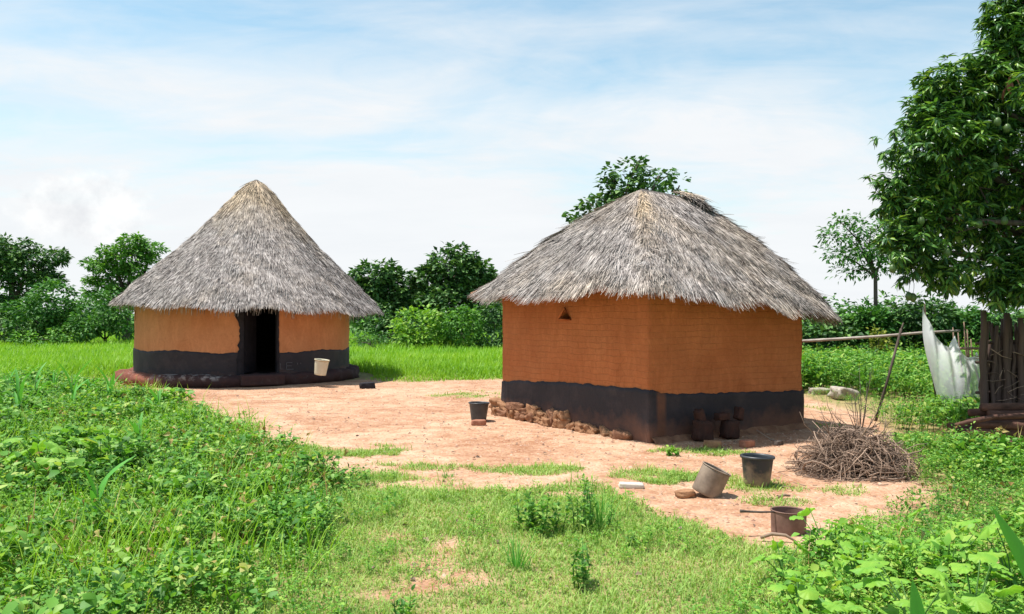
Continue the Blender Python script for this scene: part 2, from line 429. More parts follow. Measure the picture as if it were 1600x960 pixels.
WL_D = [2.5, 4.5, 5.2, 6.3, 7.4, 8.3, 9.3, 10.7, 13, 15.2, 16.4, 18]
WL_X = [-1.30, -1.2, -1.22, -1.12, -1.15, -1.5, -2.1, -2.95, -4.4, -5.75, -7.0, -9.4]
def left_edge(d): return np.interp(d, WL_D, WL_X)
WR_D = [2.5, 4.5, 5.3, 5.9, 6.4, 7.1, 8, 8.9, 9.8, 10.6, 11.2, 12, 13, 15, 17, 18, 20]
WR_X = [.55, .95, 1.45, 2.05, 2.55, 3.15, 3.6, 3.95, 4.2, 4.5, 4.75, 4.95, 5.25, 5.4, 5.2, 4.6, 3.5]
def right_edge(d): return np.interp(d, WR_D, WR_X)
LAWN_X = [-3, -1.6, -.9, -.3, .3, .9, 1.35, 1.8, 2.1, 2.5]
LAWN_D = [8.9, 8.7, 8.3, 8.2, 7.9, 7.7, 6.8, 5.9, 5.5, 5.0]
PATCH = [(-.75, 16.7, 1.0, .75, 1), (-1.9, 9.95, .7, .35, 1), (-2.6, 9.8, .7, .4, 1), (.22, 8.75, .45, .3, 1), (1.42, 8.4, .5, .45, 1), (2.15, 10.0, .55, .3, .9),
         (2.25, 7.9, .4, .3, .7), (3.05, 7.7, .25, .25, .8), (-.4, 8.9, .9, .25, .7), (4.6, 12.2, .35, .3, .6), (5.0, 14.5, .5, .5, .8), (2.3, 7.2, .3, .2, .5), (1.9, 8.2, .4, .25, .6)]
BARE = [(-.51, 5.64, .24, .22), (-.27, 5.26, .20, .15), (-.51, 5.08, .18, .11), (-.72, 4.88, .16, .09), (-.81, 6.18, .16, .14), (-.4, 6.0, .12, .15), (-.97, 8.0, .45, .2), (-.3, 7.9, .3, .12), (.5, 7.55, .25, .1)]
def lawn(x, y):
    g = (np.interp(x, LAWN_X, LAWN_D) + (fbm(x, y, .6, 7) - .5) * 1.1 - y) / .5
    g = np.clip(g, 0, 1)
    for (cx, cy, rx, ry) in BARE:
        k = ((x - cx) / rx) ** 2 + ((y - cy) / ry) ** 2 + (fbm(x, y, .18, 14) - .5) * 2.2
        g = g * (1 - .95 * np.clip(np.exp(-k * .8), 0, 1))
    for (cx, cy, rx, ry, a) in PATCH:
        k = ((x - cx) / rx) ** 2 + ((y - cy) / ry) ** 2
        g = np.maximum(g, a * np.clip(1.1 - k + (fbm(x, y, .35, 9) - .5) * 3.4, 0, 1) * .85)
    return g * np.clip(.6 + .9 * fbm(x, y, .45, 12), 0, 1)
def yard_far(x): return 20.3 + 0 * x
def wl_mask(x, y):
    e = left_edge(y) + (fbm(x, y, .8, 21) - .5) * 1.1
    return np.clip((e - x) / .7, 0, 1) * (y < 17.6)
def wr_mask(x, y):
    e = right_edge(y) + (fbm(x, y, .7, 25) - .5) * .5
    return np.clip((x - e) / .6, 0, 1)
HUT_C = np.array([-6.62, 21.2])
NC, RC, LC = np.array([1.71, 10.6]), np.array([4.10, 12.05]), np.array([-.15, 13.5])
FC = RC + LC - NC
def in_hut(x, y, m=.12):
    a = (x - HUT_C[0]) ** 2 + (y - HUT_C[1]) ** 2 < (3.1 + m) ** 2
    e1 = RC - NC; e2 = LC - NC
    det = e1[0] * e2[1] - e1[1] * e2[0]
    u = ((x - NC[0]) * e2[1] - (y - NC[1]) * e2[0]) / det
    v = (e1[0] * (y - NC[1]) - e1[1] * (x - NC[0])) / det
    k = m / 2.8
    return a | ((u > -k) & (u < 1 + k) & (v > -k) & (v < 1 + k))
def field_mask(x, y):
    f = np.clip((y - 20.0 - (fbm(x, y, 1.2, 31) - .5) * 1.2) / .6, 0, 1)
    return np.maximum(f, np.clip((y - 17.2) / .5, 0, 1) * (x < -9.2))

def ground_z(x, y):
    return (fbm(x, y, 2.5, 41) - .5) * .07 + (fbm(x, y, .6, 44) - .5) * .025

# ------------------------------------------------------------------ ground
def make_ground():
    xs = np.unique(np.concatenate([np.linspace(-1500, -60, 14), np.linspace(-60, -14, 30), np.linspace(-14, 12, 300), np.linspace(12, 60, 30), np.linspace(60, 1500, 14)]))
    ys = np.unique(np.concatenate([np.linspace(-40, 2.5, 12), np.linspace(2.5, 24, 250), np.linspace(24, 70, 40), np.linspace(70, 3000, 16)]))
    X, Y = np.meshgrid(xs, ys)
    Z = ground_z(X, Y) * (np.abs(X) < 60) * (Y < 70)
    a = np.maximum.reduce([lawn(X, Y), wl_mask(X, Y), wr_mask(X, Y), field_mask(X, Y)])
    far = np.clip((Y - 21) / 6, 0, 1)
    far = np.maximum(far, np.clip((-X - 10) / 3, 0, 1)); far = np.maximum(far, np.clip((X - 9) / 3, 0, 1)) ; far = np.maximum(far, np.clip((2 - Y), 0, 1))
    nx, ny = len(xs), len(ys)
    i = np.arange(nx * ny).reshape(ny, nx)
    q = np.stack([i[:-1, :-1], i[:-1, 1:], i[1:, 1:], i[1:, :-1]], -1).reshape(-1, 4)
    o = build('ground', np.stack([X, Y, Z], -1).reshape(-1, 3), [q], M['ground'], smooth=True, attr={'green': a.ravel(), 'far': far.ravel()})
    tag(o, 'bare pinkish gravel earth yard fading into green grass', 'ground', kind='structure')
make_ground()

def stuff(name, v, f, mat, label, cat):
    o = build(name, v, f, mat)
    return tag(o, label, cat, kind='stuff')

def rand_pts(rng, n, x0, x1, y0, y1): return rng.uniform(x0, x1, n), rng.uniform(y0, y1, n)

def visible(x, y, m=2.4): return (np.abs(x) < .615 * y + m) & (y > 2.6)

# gravel stones
def make_gravel():
    rng = R_(5)
    x, y = rand_pts(rng, 60000, -8, 6.5, 5, 20.5)
    k = (np.maximum.reduce([lawn(x, y), wl_mask(x, y), wr_mask(x, y)]) < .25) & ~in_hut(x, y) & visible(x, y) & (rng.random(len(x)) < .22 + .35 * fbm(x, y, 1.5, 3))
    x, y = x[k], y[k]; n = len(x)
    tv = np.array([(1, 0, 0), (.3, .9, 0), (-.8, .6, 0), (-.8, -.6, 0), (.3, -.9, 0), (.1, 0, .75)], float)
    tf = [np.array([(0, 1, 5), (1, 2, 5), (2, 3, 5), (3, 4, 5), (4, 0, 5)])]
    s = rng.uniform(.35, 1, n) ** 2 * .022 * np.where(rng.random(n) < .03, 1.9, 1) + .004
    v, f = inst(tv, tf, rotmats(rng.uniform(0, 6.3, n), rng.normal(0, .1, n), rng.normal(0, .1, n)), np.stack([x, y, ground_z(x, y) - .002], -1), np.stack([s, s * rng.uniform(.6, 1, n), s * rng.uniform(.5, 1, n)], -1))
    stuff('gravel', v, f, M['gravel'], 'scattered reddish gravel stones across the bare yard', 'gravel')
make_gravel()

# ------------------------------------------------------------------ grass
def blades(rng, x, y, h, w, lean=.45, bend=.4, per=1):
    n = len(x)
    tv, tf = blade_tpl(1.0, bend)
    az = rng.uniform(0, 2 * np.pi, n)
    Mx = rotmats(az, np.pi / 2 - np.abs(rng.normal(0, lean, n)), rng.normal(0, .3, n))
    return inst(tv, tf, Mx, np.stack([x, y, ground_z(x, y) - .005], -1), np.stack([w, h, h], -1))

def make_lawn():
    rng = R_(11)
    x, y = rand_pts(rng, 430000, -3.6, 3.5, 3.2, 10.5)
    x2, y2 = rand_pts(rng, 60000, -2.5, 6, 10, 18)
    x = np.concatenate([x, x2]); y = np.concatenate([y, y2])
    g = lawn(x, y) * (1 - .5 * wl_mask(x, y))
    k = (rng.random(len(x)) < g * 1.05) & visible(x, y) & ~in_hut(x, y)
    x, y, g = x[k], y[k], g[k]; n = len(x)
    tall = np.where(rng.random(n) < .05 + .12 * (vnoise(x, y, .4, 78) > .62), 2.4, 1)
    h = rng.uniform(.018, .055, n) * (.5 + fbm(x, y, .5, 8)) * tall
    v, f = blades(rng, x, y, h, rng.uniform(.0018, .004, n) * (1 + .12 * (y - 4).clip(0)), .7, .5)
    stuff('short_grass', v, f, M['grass'], 'short patchy lawn grass between the weed banks', 'grass')
make_lawn()

def make_field():
    rng = R_(13)
    n0 = 360000
    y = 17 + 45 * rng.random(n0) ** 1.7
    x = (rng.random(n0) * 2 - 1) * (.66 * y + 2.5)
    k = (rng.random(n0) < field_mask(x, y)) & ~in_hut(x, y, .05) & ((x < 4.2) | (y > 23)) & (rng.random(n0) < .45 + .9 * fbm(x, y, 1.6, 51))
    x, y = x[k], y[k]; n = len(x)
    front = np.clip((y - 20) / 3, .25, 1)
    h = rng.uniform(.16, .46, n) * (.55 + .9 * fbm(x, y, 2.2, 52)) * front
    v, f = blades(rng, x, y, h, rng.uniform(.007, .014, n) * (y / 22), .38, .35)
    stuff('field_grass', v, f, M['field'], 'tall bright green meadow grass beyond the yard', 'grass')
make_field()

# ------------------------------------------------------------------ weeds
def weed_tpl(rng, h=.4, nl=26, leaf=.07, w=.3, spread=.16):
    tv, tf = oval_leaf_tpl(w, .07, .2)
    t = rng.uniform(.15, 1, nl) ** .75
    az = rng.uniform(0, 6.28, nl)
    rad = spread * rng.uniform(.1, 1, nl) * (1.15 - .6 * t)
    P = np.stack([np.cos(az) * rad, np.sin(az) * rad, t * h * rng.uniform(.8, 1.05, nl)], -1)
    Mx = rotmats(az + rng.normal(0, .5, nl), rng.normal(.25, .45, nl), rng.normal(0, .35, nl))
    v, f = inst(tv, tf, Mx, P, leaf * rng.uniform(.6, 1.3, nl))
    # stem
    b = MB(); b.tube([(0, 0, 0), (.01, .0, h * .5), (0, .01, h * .95)], [.005, .004, .002], 3, False)
    sv = np.concatenate(b.v); sq = np.concatenate(b.q)
    return np.concatenate([v, sv]), [np.concatenate([f[0], sq + len(v)])]

def weed_field(name, rng, x, y, scale, tpls, mat, label):
    V, Fq, off = [], [], 0
    which = rng.integers(0, len(tpls), len(x))
    for i, (tv, tf) in enumerate(tpls):
        k = which == i; n = k.sum()
        if not n: continue
        Mx = rotmats(rng.uniform(0, 6.28, n), np.zeros(n), np.zeros(n))
        tilt = rng.normal(0, .12, (n, 2))
        Mx[:, 0, 2] += tilt[:, 0]; Mx[:, 1, 2] += tilt[:, 1]
        v, f = inst(tv, tf, Mx, np.stack([x[k], y[k], ground_z(x[k], y[k])], -1), scale[k])
        V.append(v); Fq.append(f[0] + off); off += len(v)
    o = stuff(name, np.concatenate(V), [np.concatenate(Fq)], mat, label, 'weeds')
    o.data.polygons.foreach_set('use_smooth', np.ones(len(o.data.polygons), bool)); return o

rngw = R_(17)
T_small = [weed_tpl(rngw, .34, 28, .072, .28, .17) for _ in range(4)]
T_fine = [weed_tpl(rngw, .40, 44, .045, .2, .15) for _ in range(3)]
T_broad = [weed_tpl(rngw, .36, 22, .088, .36, .18) for _ in range(4)]
T_light = [weed_tpl(rngw, .34, 20, .085, .32, .18) for _ in range(3)] + [weed_tpl(rngw, .32, 34, .055, .28, .16)]

def left_weeds():
    rng = R_(19)
    x, y = rand_pts(rng, 21500, -14, -.6, 2.9, 17.8)
    m = wl_mask(x, y)
    dens = np.clip(1.5 - y / 22, .45, 1)
    k = (rng.random(len(x)) < m * dens * (.45 + 1.1 * np.clip((vnoise(x, y, .33, 68) - .22) * 2, 0, 1))) & visible(x, y) & ~in_hut(x, y)
    x, y, m = x[k], y[k], m[k]
    s = (.22 + .75 * fbm(x, y, 1.3, 61) + .75 * np.clip(vnoise(x, y, .42, 67) - .3, 0, 1)) * (.6 + .4 * m) * rng.uniform(.7, 1.25, len(x)) * np.where(y > 11, 1.1, 1.0) * np.clip(.45 + y * .08, 0, 1)
    weed_field('weeds', rng, x, y, s, T_small + T_fine + T_broad, M['weed'], 'dense knee high leafy weeds filling the side facing the round hut')
left_weeds()

def bank_grass():
    rng = R_(20)
    x, y = rand_pts(rng, 75000, -14, -.6, 4, 18)
    k = (rng.random(len(x)) < wl_mask(x, y) * np.clip((fbm(x, y, 1.3, 75) - .35) * 2.5, 0, 1)) & visible(x, y) & ~in_hut(x, y)
    x, y = x[k], y[k]; n = len(x)
    v, f = blades(rng, x, y, rng.uniform(.18, .52, n) * (.6 + .6 * fbm(x, y, 1, 76)), rng.uniform(.003, .007, n) * (.6 + y / 14), .35, .4)
    stuff('bank_grass', v, f, M['field'], 'grass blades growing up through the weed bank', 'grass')
bank_grass()

def dead_stems():
    rng = R_(37)
    x = np.concatenate([rng.uniform(-8, -1.2, 2600), rng.uniform(1, 7, 900)]); y = np.concatenate([rng.uniform(4, 16, 2600), rng.uniform(4, 10, 900)])
    k = (np.maximum(wl_mask(x, y), wr_mask(x, y)) > .7) & visible(x, y) & ~in_hut(x, y) & (vnoise(x, y, 1.1, 81) > .5)
    x, y = x[k], y[k]; n = len(x)
    v, f = blades(rng, x, y, rng.uniform(.22, .5, n), rng.uniform(.003, .006, n), .5, .3)
    tv, tf = leaf_tpl(.3, .2, .3); m = n
    i = rng.integers(0, n, m)
    v2, f2 = inst(tv, tf, rotmats(rng.uniform(0, 6.3, m), rng.normal(-.2, .5, m), rng.normal(0, .6, m)), np.stack([x[i] + rng.normal(0, .06, m), y[i] + rng.normal(0, .06, m), rng.uniform(.12, .34, m)], -1), rng.uniform(.04, .09, m))
    stuff('dry_stems', np.concatenate([v, v2]), [np.concatenate([f[0], f2[0] + len(v)]), f[1]], M['dry_weed'], 'dry straw coloured stems and withered leaves among the weeds', 'dry stems')
dead_stems()

def right_weeds():
    rng = R_(23)
    x, y = rand_pts(rng, 14500, .4, 10.5, 2.7, 11.2)
    m = wr_mask(x, y)
    k = (rng.random(len(x)) < m * 1.0) & visible(x, y)
    x, y, m = x[k], y[k], m[k]
    s = (.25 + .6 * fbm(x, y, 1.0, 63) + .55 * np.clip(vnoise(x, y, .4, 69) - .3, 0, 1)) * (.4 + .6 * m) * rng.uniform(.75, 1.2, len(x))
    s *= np.where((y > 9.0) & (x > 4.9), .28, 1.0)
    near = y < 6.2 + .5 * (fbm(x, y, .8, 64) - .5)
    weed_field('weeds', rng, x[near], y[near], s[near] * .95, T_light + T_fine, M['weed_light'], 'yellow green leafy weeds below the log pile along the bottom')
    weed_field('weeds', rng, x[~near], y[~near], s[~near], T_small + T_fine, M['weed'], 'bright green small leaved weeds beside the brushwood heap')
    x, y = rand_pts(rng, 13000, 3.2, 22, 11.2, 30)
    m = np.where(y < 18.5, wr_mask(x, y), np.clip((x - 2.5) / 1, 0, 1))
    k = (rng.random(len(x)) < m * .85) & visible(x, y) & ~in_hut(x, y)
    x, y, m = x[k], y[k], m[k]
    s = (.75 + 1.1 * fbm(x, y, 2.0, 66)) * (.4 + .6 * m) * rng.uniform(.8, 1.25, len(x)) * (1 + np.clip((y - 14) / 14, 0, 1) * .6)
    s *= np.where(((x - 6.0) / 1.1) ** 2 + ((y - 15.0) / 2.0) ** 2 < 1, .28, 1.0)
    weed_field('weeds', rng, x, y, s, T_small + T_fine + T_fine, M['weed'], 'leafy weeds covering the plot behind the clothes pole')
right_weeds()

def creepers():
    """low sprigs scattered through the lawn"""
    rng = R_(29)
    x, y = rand_pts(rng, 5200, -2.2, 2.4, 3.6, 8.6)
    g = lawn(x, y)
    k = (rng.random(len(x)) < g * .55 * (fbm(x, y, .7, 71) > .45)) & visible(x, y)
    x, y = x[k], y[k]
    weed_field('low_sprigs', rng, x, y, rng.uniform(.10, .34, len(x)) * (.6 + .8 * vnoise(x, y, .5, 77)), T_small + T_fine, M['weed_light'], 'low leafy sprigs scattered through the short grass')
creepers()

def leaf_litter():
    rng = R_(31)
    x, y = rand_pts(rng, 420, -3, 5, 4.4, 13)
    k = (wl_mask(x, y) < .1) & (wr_mask(x, y) < .1) & ~in_hut(x, y)
    x, y = x[k], y[k]; n = len(x)
    tv, tf = leaf_tpl(.25, .15, .1)
    v, f = inst(tv, tf, rotmats(rng.uniform(0, 6.3, n), rng.normal(0, .2, n), rng.normal(0, .5, n)), np.stack([x, y, ground_z(x, y) + .012], -1), rng.uniform(.025, .07, n))
    stuff('leaf_litter', v, f, M['stick'], 'dry fallen leaves and chips on the bare earth', 'leaf litter')
leaf_litter()

# ------------------------------------------------------------------ thatch
def strands(rng, P, D, Nn, ln, w, lift, tan=None):
    """P start (upper) points, D unit downslope, Nn unit normals"""
    n = len(P)
    side = np.cross(D, Nn); side /= np.linalg.norm(side, axis=1)[:, None] + 1e-9
    roll = rng.normal(0, .32, n)[:, None]
    sw = side * np.cos(roll) + Nn * np.sin(roll)
    jit = D + side * (rng.normal(0, .15, n) + (rng.random(n) < .07) * rng.normal(0, .38, n))[:, None]
    jit /= np.linalg.norm(jit, axis=1)[:, None]
    w = w[:, None]; ln = ln[:, None]; lift = lift[:, None]
    a = P + Nn * .004
    m_ = P + jit * ln * .55 + Nn * lift * .55
    b = P + jit * ln + Nn * lift * .9 + np.array([0, 0, -1.0]) * ln * .03
    V = np.stack([a - sw * w * .5, a + sw * w * .5, m_ + sw * w * .5, m_ - sw * w * .5, b + sw * w * .22, b - sw * w * .22], 1).reshape(-1, 3)
    o = (np.arange(n) * 6)[:, None, None]
    q = (np.array([(0, 1, 2, 3), (3, 2, 4, 5)])[None] + o).reshape(-1, 4)
    return V, q, np.repeat(tan if tan is not None else np.zeros(n), 6)

def roof_cone():
    pass

def surf_grid(S, nu, nv, wrap):
    u = np.linspace(0, 1, nu + (0 if wrap else 1), endpoint=not wrap); v = np.linspace(0, 1, nv + 1)
    U, V = np.meshgrid(u, v)
    return S(U.ravel(), V.ravel()).reshape(nv + 1, len(u), 3)

def thatch_roof(name, parent, S, rng, n, wid, lenr, eave_n, thick, eave_w, tanf, label=None, nu=200, nv=30, courses=0):
    """S(u,v): v=0 eave, v=1 top, u wraps round"""
    G = surf_grid(S, nu, nv, True)
    nvv, nuu, _ = G.shape
    low = G.copy(); low[:, :, 2] -= thick * (1 - np.linspace(0, 1, nvv)[:, None] * .6)
    jit = R_(3).normal(0, .02, (nuu,)); low[0, :, 2] += jit
    i = np.arange(nvv * nuu).reshape(nvv, nuu); j = np.roll(i, -1, 1)
    top = np.stack([i[:-1], j[:-1], j[1:], i[1:]], -1).reshape(-1, 4)
    o = nvv * nuu
    bot = np.stack([i[:-1], i[1:], j[1:], j[:-1]], -1).reshape(-1, 4) + o
    rim = np.stack([i[0], i[0] + o, j[0] + o, j[0]], -1)
    base = build('thatch_backing', np.concatenate([G.reshape(-1, 3), low.reshape(-1, 3)]), [top, bot, rim], M['thatch_under'], parent, True)
    # strands
    def frame(u, v):
        e = 1e-3
        P = S(u, v); Pd = S(u, v - e); Pu = S((u + e) % 1, v)
        D = Pd - P; D /= np.linalg.norm(D, axis=1)[:, None] + 1e-12
        T = Pu - P; T /= np.linalg.norm(T, axis=1)[:, None] + 1e-12
        Nn = np.cross(T, -D); Nn /= np.linalg.norm(Nn, axis=1)[:, None] + 1e-12
        Nn *= np.sign(Nn[:, 2:3] + 1e-9)
        return P, D, Nn
    v = 1 - np.sqrt(rng.random(n) * .999 + .0005)
    v = np.clip(v, 0.0, .995)
    if courses:
        k = rng.random(n) < .35
        v[k] = np.clip((np.floor(v[k] * courses) + rng.normal(.12, .10, k.sum())) / courses, 0, .99)
    u = rng.random(n)
    P, D, Nn = frame(u, v)
    ln = rng.uniform(*lenr, n); w = rng.uniform(.6, 1.4, n) * wid
    lift = np.abs(rng.normal(0, .017, n)) * (.4 + 1.2 * vnoise(P[:, 0] + P[:, 2], P[:, 1] - P[:, 2], .16, 91)) + .003
    V1, q1, t1 = strands(rng, P, D, Nn, ln, w, lift, tanf(u, v))
    # eave fringe, several layers through the thickness
    u = rng.random(eave_n); P, D, Nn = frame(u, np.full(eave_n, .012))
    dep = rng.random(eave_n) ** 1.4
    P = P - np.array([0, 0, 1.0]) * (dep * thick)[:, None] + rng.normal(0, .01, (eave_n, 3))
    rag = .35 + vnoise(u * 90, u * 0, 1.0, 88) * .75 + vnoise(u * 300, u * 0, 1.0, 89) * .5
    V2, q2, t2 = strands(rng, P - D * .16, D, Nn, rng.uniform(.14, .25, eave_n) * rag, rng.uniform(.6, 1.3, eave_n) * wid, rng.normal(.0, .015, eave_n), tanf(u, np.zeros(eave_n)))
    ob = build(name, np.concatenate([V1, V2]), [np.concatenate([q1, q2 + len(V1)])], M['thatch'], parent, False, attr={'tan': np.concatenate([t1, t2])})
    return ob

# ------------------------------------------------------------------ walls
def boolean_cut(o, cut):
    bmx = bmesh.new(); bmx.from_mesh(cut.data); bmesh.ops.recalc_face_normals(bmx, faces=bmx.faces); bmx.to_mesh(cut.data); bmx.free()
    md = o.modifiers.new('cut', 'BOOLEAN'); md.object = cut; md.operation = 'DIFFERENCE'; md.solver = 'EXACT'
    dg = bpy.context.evaluated_depsgraph_get()
    me = bpy.data.meshes.new_from_object(o.evaluated_get(dg), preserve_all_data_layers=True, depsgraph=dg)
    o.modifiers.clear(); old = o.data; o.data = me
    bpy.data.meshes.remove(old); bpy.data.objects.remove(cut, do_unlink=True)

def box_obj(c, ax, ay, az, hx, hy, hz):
    c, ax, ay, az = (np.asarray(k, float) for k in (c, ax, ay, az))
    V = [c + sx * hx * ax + sy * hy * ay + sz * hz * az for sz in (-1, 1) for (sx, sy) in ((-1, -1), (1, -1), (1, 1), (-1, 1))]
    q = [(3, 2, 1, 0), (4, 5, 6, 7), (0, 1, 5, 4), (1, 2, 6, 5), (2, 3, 7, 6), (3, 0, 4, 7)]
    return np.array(V), np.array(q)

def shell_wall(name, loop, normals, z0, z1, thick, mat, parent, rng_seed, rough=.012, dz=.05):
    """closed shell following a closed plan loop (n,2)"""
    n = len(loop); zs = np.arange(z0, z1 + 1e-6, dz); m = len(zs)
    seg = np.linalg.norm(np.diff(np.vstack([loop, loop[:1]]), axis=0), axis=1)
    u = np.concatenate([[0], np.cumsum(seg)[:-1]])
    Vo, UV = [], []
    for z in zs:
        for k in range(n):
            p = loop[k]
            d = (mnoise.fractal(Vector((p[0] * 2.2, p[1] * 2.2, z * 2.2 + rng_seed)), 1, 2, 4) * rough + mnoise.noise(Vector((p[0] * .8, p[1] * .8, z * .8))) * rough)
            Vo.append((p[0] + normals[k][0] * d, p[1] + normals[k][1] * d, z)); UV.append((u[k], z))
    Vi = [(loop[k][0] - normals[k][0] * thick, loop[k][1] - normals[k][1] * thick, z) for z in zs for k in range(n)]
    V = np.array(Vo + Vi); UV = np.array(UV + UV)
    i = np.arange(m * n).reshape(m, n); j = np.roll(i, -1, 1); o = m * n
    qo = np.stack([i[:-1], j[:-1], j[1:], i[1:]], -1).reshape(-1, 4)
    qi = np.stack([i[:-1], i[1:], j[1:], j[:-1]], -1).reshape(-1, 4) + o
    qt = np.stack([i[-1], j[-1], j[-1] + o, i[-1] + o], -1)
    qb = np.stack([i[0], i[0] + o, j[0] + o, j[0]], -1)
    return build(name, V, [qo, qi, qt, qb], mat, parent, True, uv=UV), u

def band_strip(name, loop, normals, z0, topf, mat, parent, seed, out=.014, skip=None, worn=None):
    """painted render on the foot of the wall: a thin skin with a wavering upper edge"""
    n = len(loop); rows = 12
    V, q, UV = [], [], []
    for r in range(rows + 1):
        for k in range(n):
            p = loop[k]; zt = topf(k)
            z = z0 + (zt - z0) * r / rows
            d = (mnoise.fractal(Vector((p[0] * 2.2, p[1] * 2.2, z * 2.2 + seed)), 1, 2, 4) * .012 + mnoise.noise(Vector((p[0] * .8, p[1] * .8, z * .8))) * .012) + out
            V.append((p[0] + normals[k][0] * d, p[1] + normals[k][1] * d, z))
    for k in range(n):                                   # top lip back into the wall
        p = loop[k]; V.append((p[0] - normals[k][0] * .03, p[1] - normals[k][1] * .03, topf(k)))
    for r in range(rows + 1):
        for k in range(n):
            k2 = (k + 1) % n
            if skip and (skip(k) or skip(k2)): continue
            q.append((r * n + k, r * n + k2, (r + 1) * n + k2, (r + 1) * n + k))
    at_ = {'worn': np.tile([worn(k) for k in range(n)], rows + 2)} if worn else None
    return build(name, np.array(V), [np.array(q)], mat, parent, True, attr=at_)

# ------------------------------------------------------------------ round hut
def round_hut():
    rt = empty('round_hut', (0, 0, 0))
    tag(rt, 'round mud hut with a conical grey thatched roof and an open dark doorway', 'hut')
    cx, cy = HUT_C; Rw = 2.53
    n = 400; a = np.linspace(0, 2 * np.pi, n, endpoint=False)
    nrm = np.stack([np.cos(a), np.sin(a)], -1)
    loop = HUT_C + nrm * Rw
    wall, u = shell_wall('wall', loop, nrm, .12, 2.2, .2, M['wall_round'], rt, 3.0)
    # doorway: direction seen from the camera
    dpx = (410.5 - 800) / F
    dd = 18.62
    dc = np.array([dpx * dd, dd])
    dirn = (dc - HUT_C) / np.linalg.norm(dc - HUT_C)
    side = np.array([-dirn[1], dirn[0]])
    if side[0] < 0: side = -side
    hw = .355
    D3, S3, Z3 = np.array([*dirn, 0]), np.array([*side, 0]), np.array([0, 0, 1.0])
    V, q = box_obj(np.array([*(HUT_C + dirn * Rw), 1.0]), S3, D3, Z3, hw, .6, 1.3)
    cut = build('door_cutter', V, [q], None)
    boolean_cut(wall, cut)
    wall.data.materials.append(M['sooty'])
    for p_ in wall.data.polygons:
        c_ = np.array(p_.center[:2]) - HUT_C
        if c_ @ dirn > 0 and abs(abs(c_ @ side) - hw) < .004 and np.linalg.norm(c_) < Rw + .02 and abs(np.dot(np.array(p_.normal[:2]), side)) > .9: p_.material_index = 1
    # vent near the eave
    vp = at(229, 494, 20.0); vd = np.array([vp[0] - cx, vp[1] - cy]); vd /= np.linalg.norm(vd)
    vs = np.array([-vd[1], vd[0], 0])
    V, q = box_obj(np.array([cx + vd[0] * Rw, cy + vd[1] * Rw, 1.56]), vs, np.array([*vd, 0]), Z3, .06, .12, .13)
    cut = build('vent_cutter', V, [q], None); boolean_cut(wall, cut)
    V, q = box_obj(np.array([cx + vd[0] * (Rw - .1), cy + vd[1] * (Rw - .1), 1.56]), vs, np.array([*vd, 0]), Z3, .058, .03, .128)
    build('vent', V, [q], M['soot_inside'], rt)
    ang_d = math.atan2(dirn[1], dirn[0])
    def topf(k):
        return .735 + .02 * math.sin(a[k] * 9) + mnoise.noise(Vector((a[k] * 14, 0, 5))) * .022 + mnoise.noise(Vector((a[k] * 50, 3, 5))) * .012 + .03 * (math.cos(a[k]) < 0)
    def skip(k):
        d = (a[k] - ang_d + math.pi) % (2 * math.pi) - math.pi
        return abs(d * Rw) < hw + .012
    band_strip('base_band', loop, nrm, .12, topf, M['band'], rt, 3.0, skip=skip)
    # black smear around the door jambs, ragged outline
    for s in (-1, 1):
        b = MB(); rows = 40
        for r in range(rows + 1):
            z = .15 + 1.75 * r / rows
            wdt = (.10 + .05 * mnoise.noise(Vector((s * 7, z * 5, 1))) + .035 * mnoise.noise(Vector((s, z * 16, 4)))) * (1.0 if s < 0 else .5)
            if s < 0 and z > 1.35: wdt += .10 * min(1, (z - 1.35) / .2)
            if s < 0 and z < .8: wdt += .05
            for t in (0, 1):
                ang = ang_d + (1 if np.cross(dirn, side) > 0 else -1) * s * ((hw - .004 + wdt * t) / Rw)
                rr = Rw + .016 + .008 * (z < .78)
                b.v.append(np.array([[cx + math.cos(ang) * rr, cy + math.sin(ang) * rr, z]])); b.n += 1
        qs = [(2 * r, 2 * r + 1, 2 * r + 3, 2 * r + 2) for r in range(rows)]
        ob = build('door_jamb', np.concatenate(b.v), [np.array(qs)], M['sooty'], rt, True)
        sm = ob.modifiers.new('thick', 'SOLIDIFY'); sm.thickness = .02; sm.offset = 0
    # inside: floor, dark ceiling liner comes with the roof backing
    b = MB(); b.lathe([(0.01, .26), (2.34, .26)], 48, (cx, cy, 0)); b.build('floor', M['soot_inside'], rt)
    b = MB(); b.lathe([(2.315, .2), (2.315, 2.18)], 96, (cx, cy, 0))
    keep = []
    v = np.concatenate(b.v); qq = np.concatenate(b.q)
    c = v[qq].mean(1)[:, :2] - HUT_C
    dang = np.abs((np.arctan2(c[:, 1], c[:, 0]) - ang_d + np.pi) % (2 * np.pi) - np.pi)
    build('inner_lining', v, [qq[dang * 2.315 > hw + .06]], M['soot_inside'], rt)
    # door leaf pushed inward against the jamb
    hinge = HUT_C + dirn * (Rw - .2) - side * (hw - .02)
    ld = -dirn * .86 + side * .5; ld /= np.linalg.norm(ld)
    ln_ = np.array([-ld[1], ld[0]])
    V, q = box_obj(np.array([*(hinge + ld * .34), 1.05]), np.array([*ld, 0]), np.array([*ln_, 0]), Z3, .33, .02, .78)
    dl = build('door', V, [q], M['sooty'], rt)
    # plinth: lumpy mud ledge
    pc = np.array([cx - .07, cy]); n2 = 220
    aa = np.linspace(0, 2 * np.pi, n2, endpoint=False)
    Vp = []
    prof = [(-.25, 1.0, -.05), (-.02, 1.0, .0), (0, .99, .12), (-.02, .985, .20), (-.10, .97, .245), (-.5, .9, .262)]
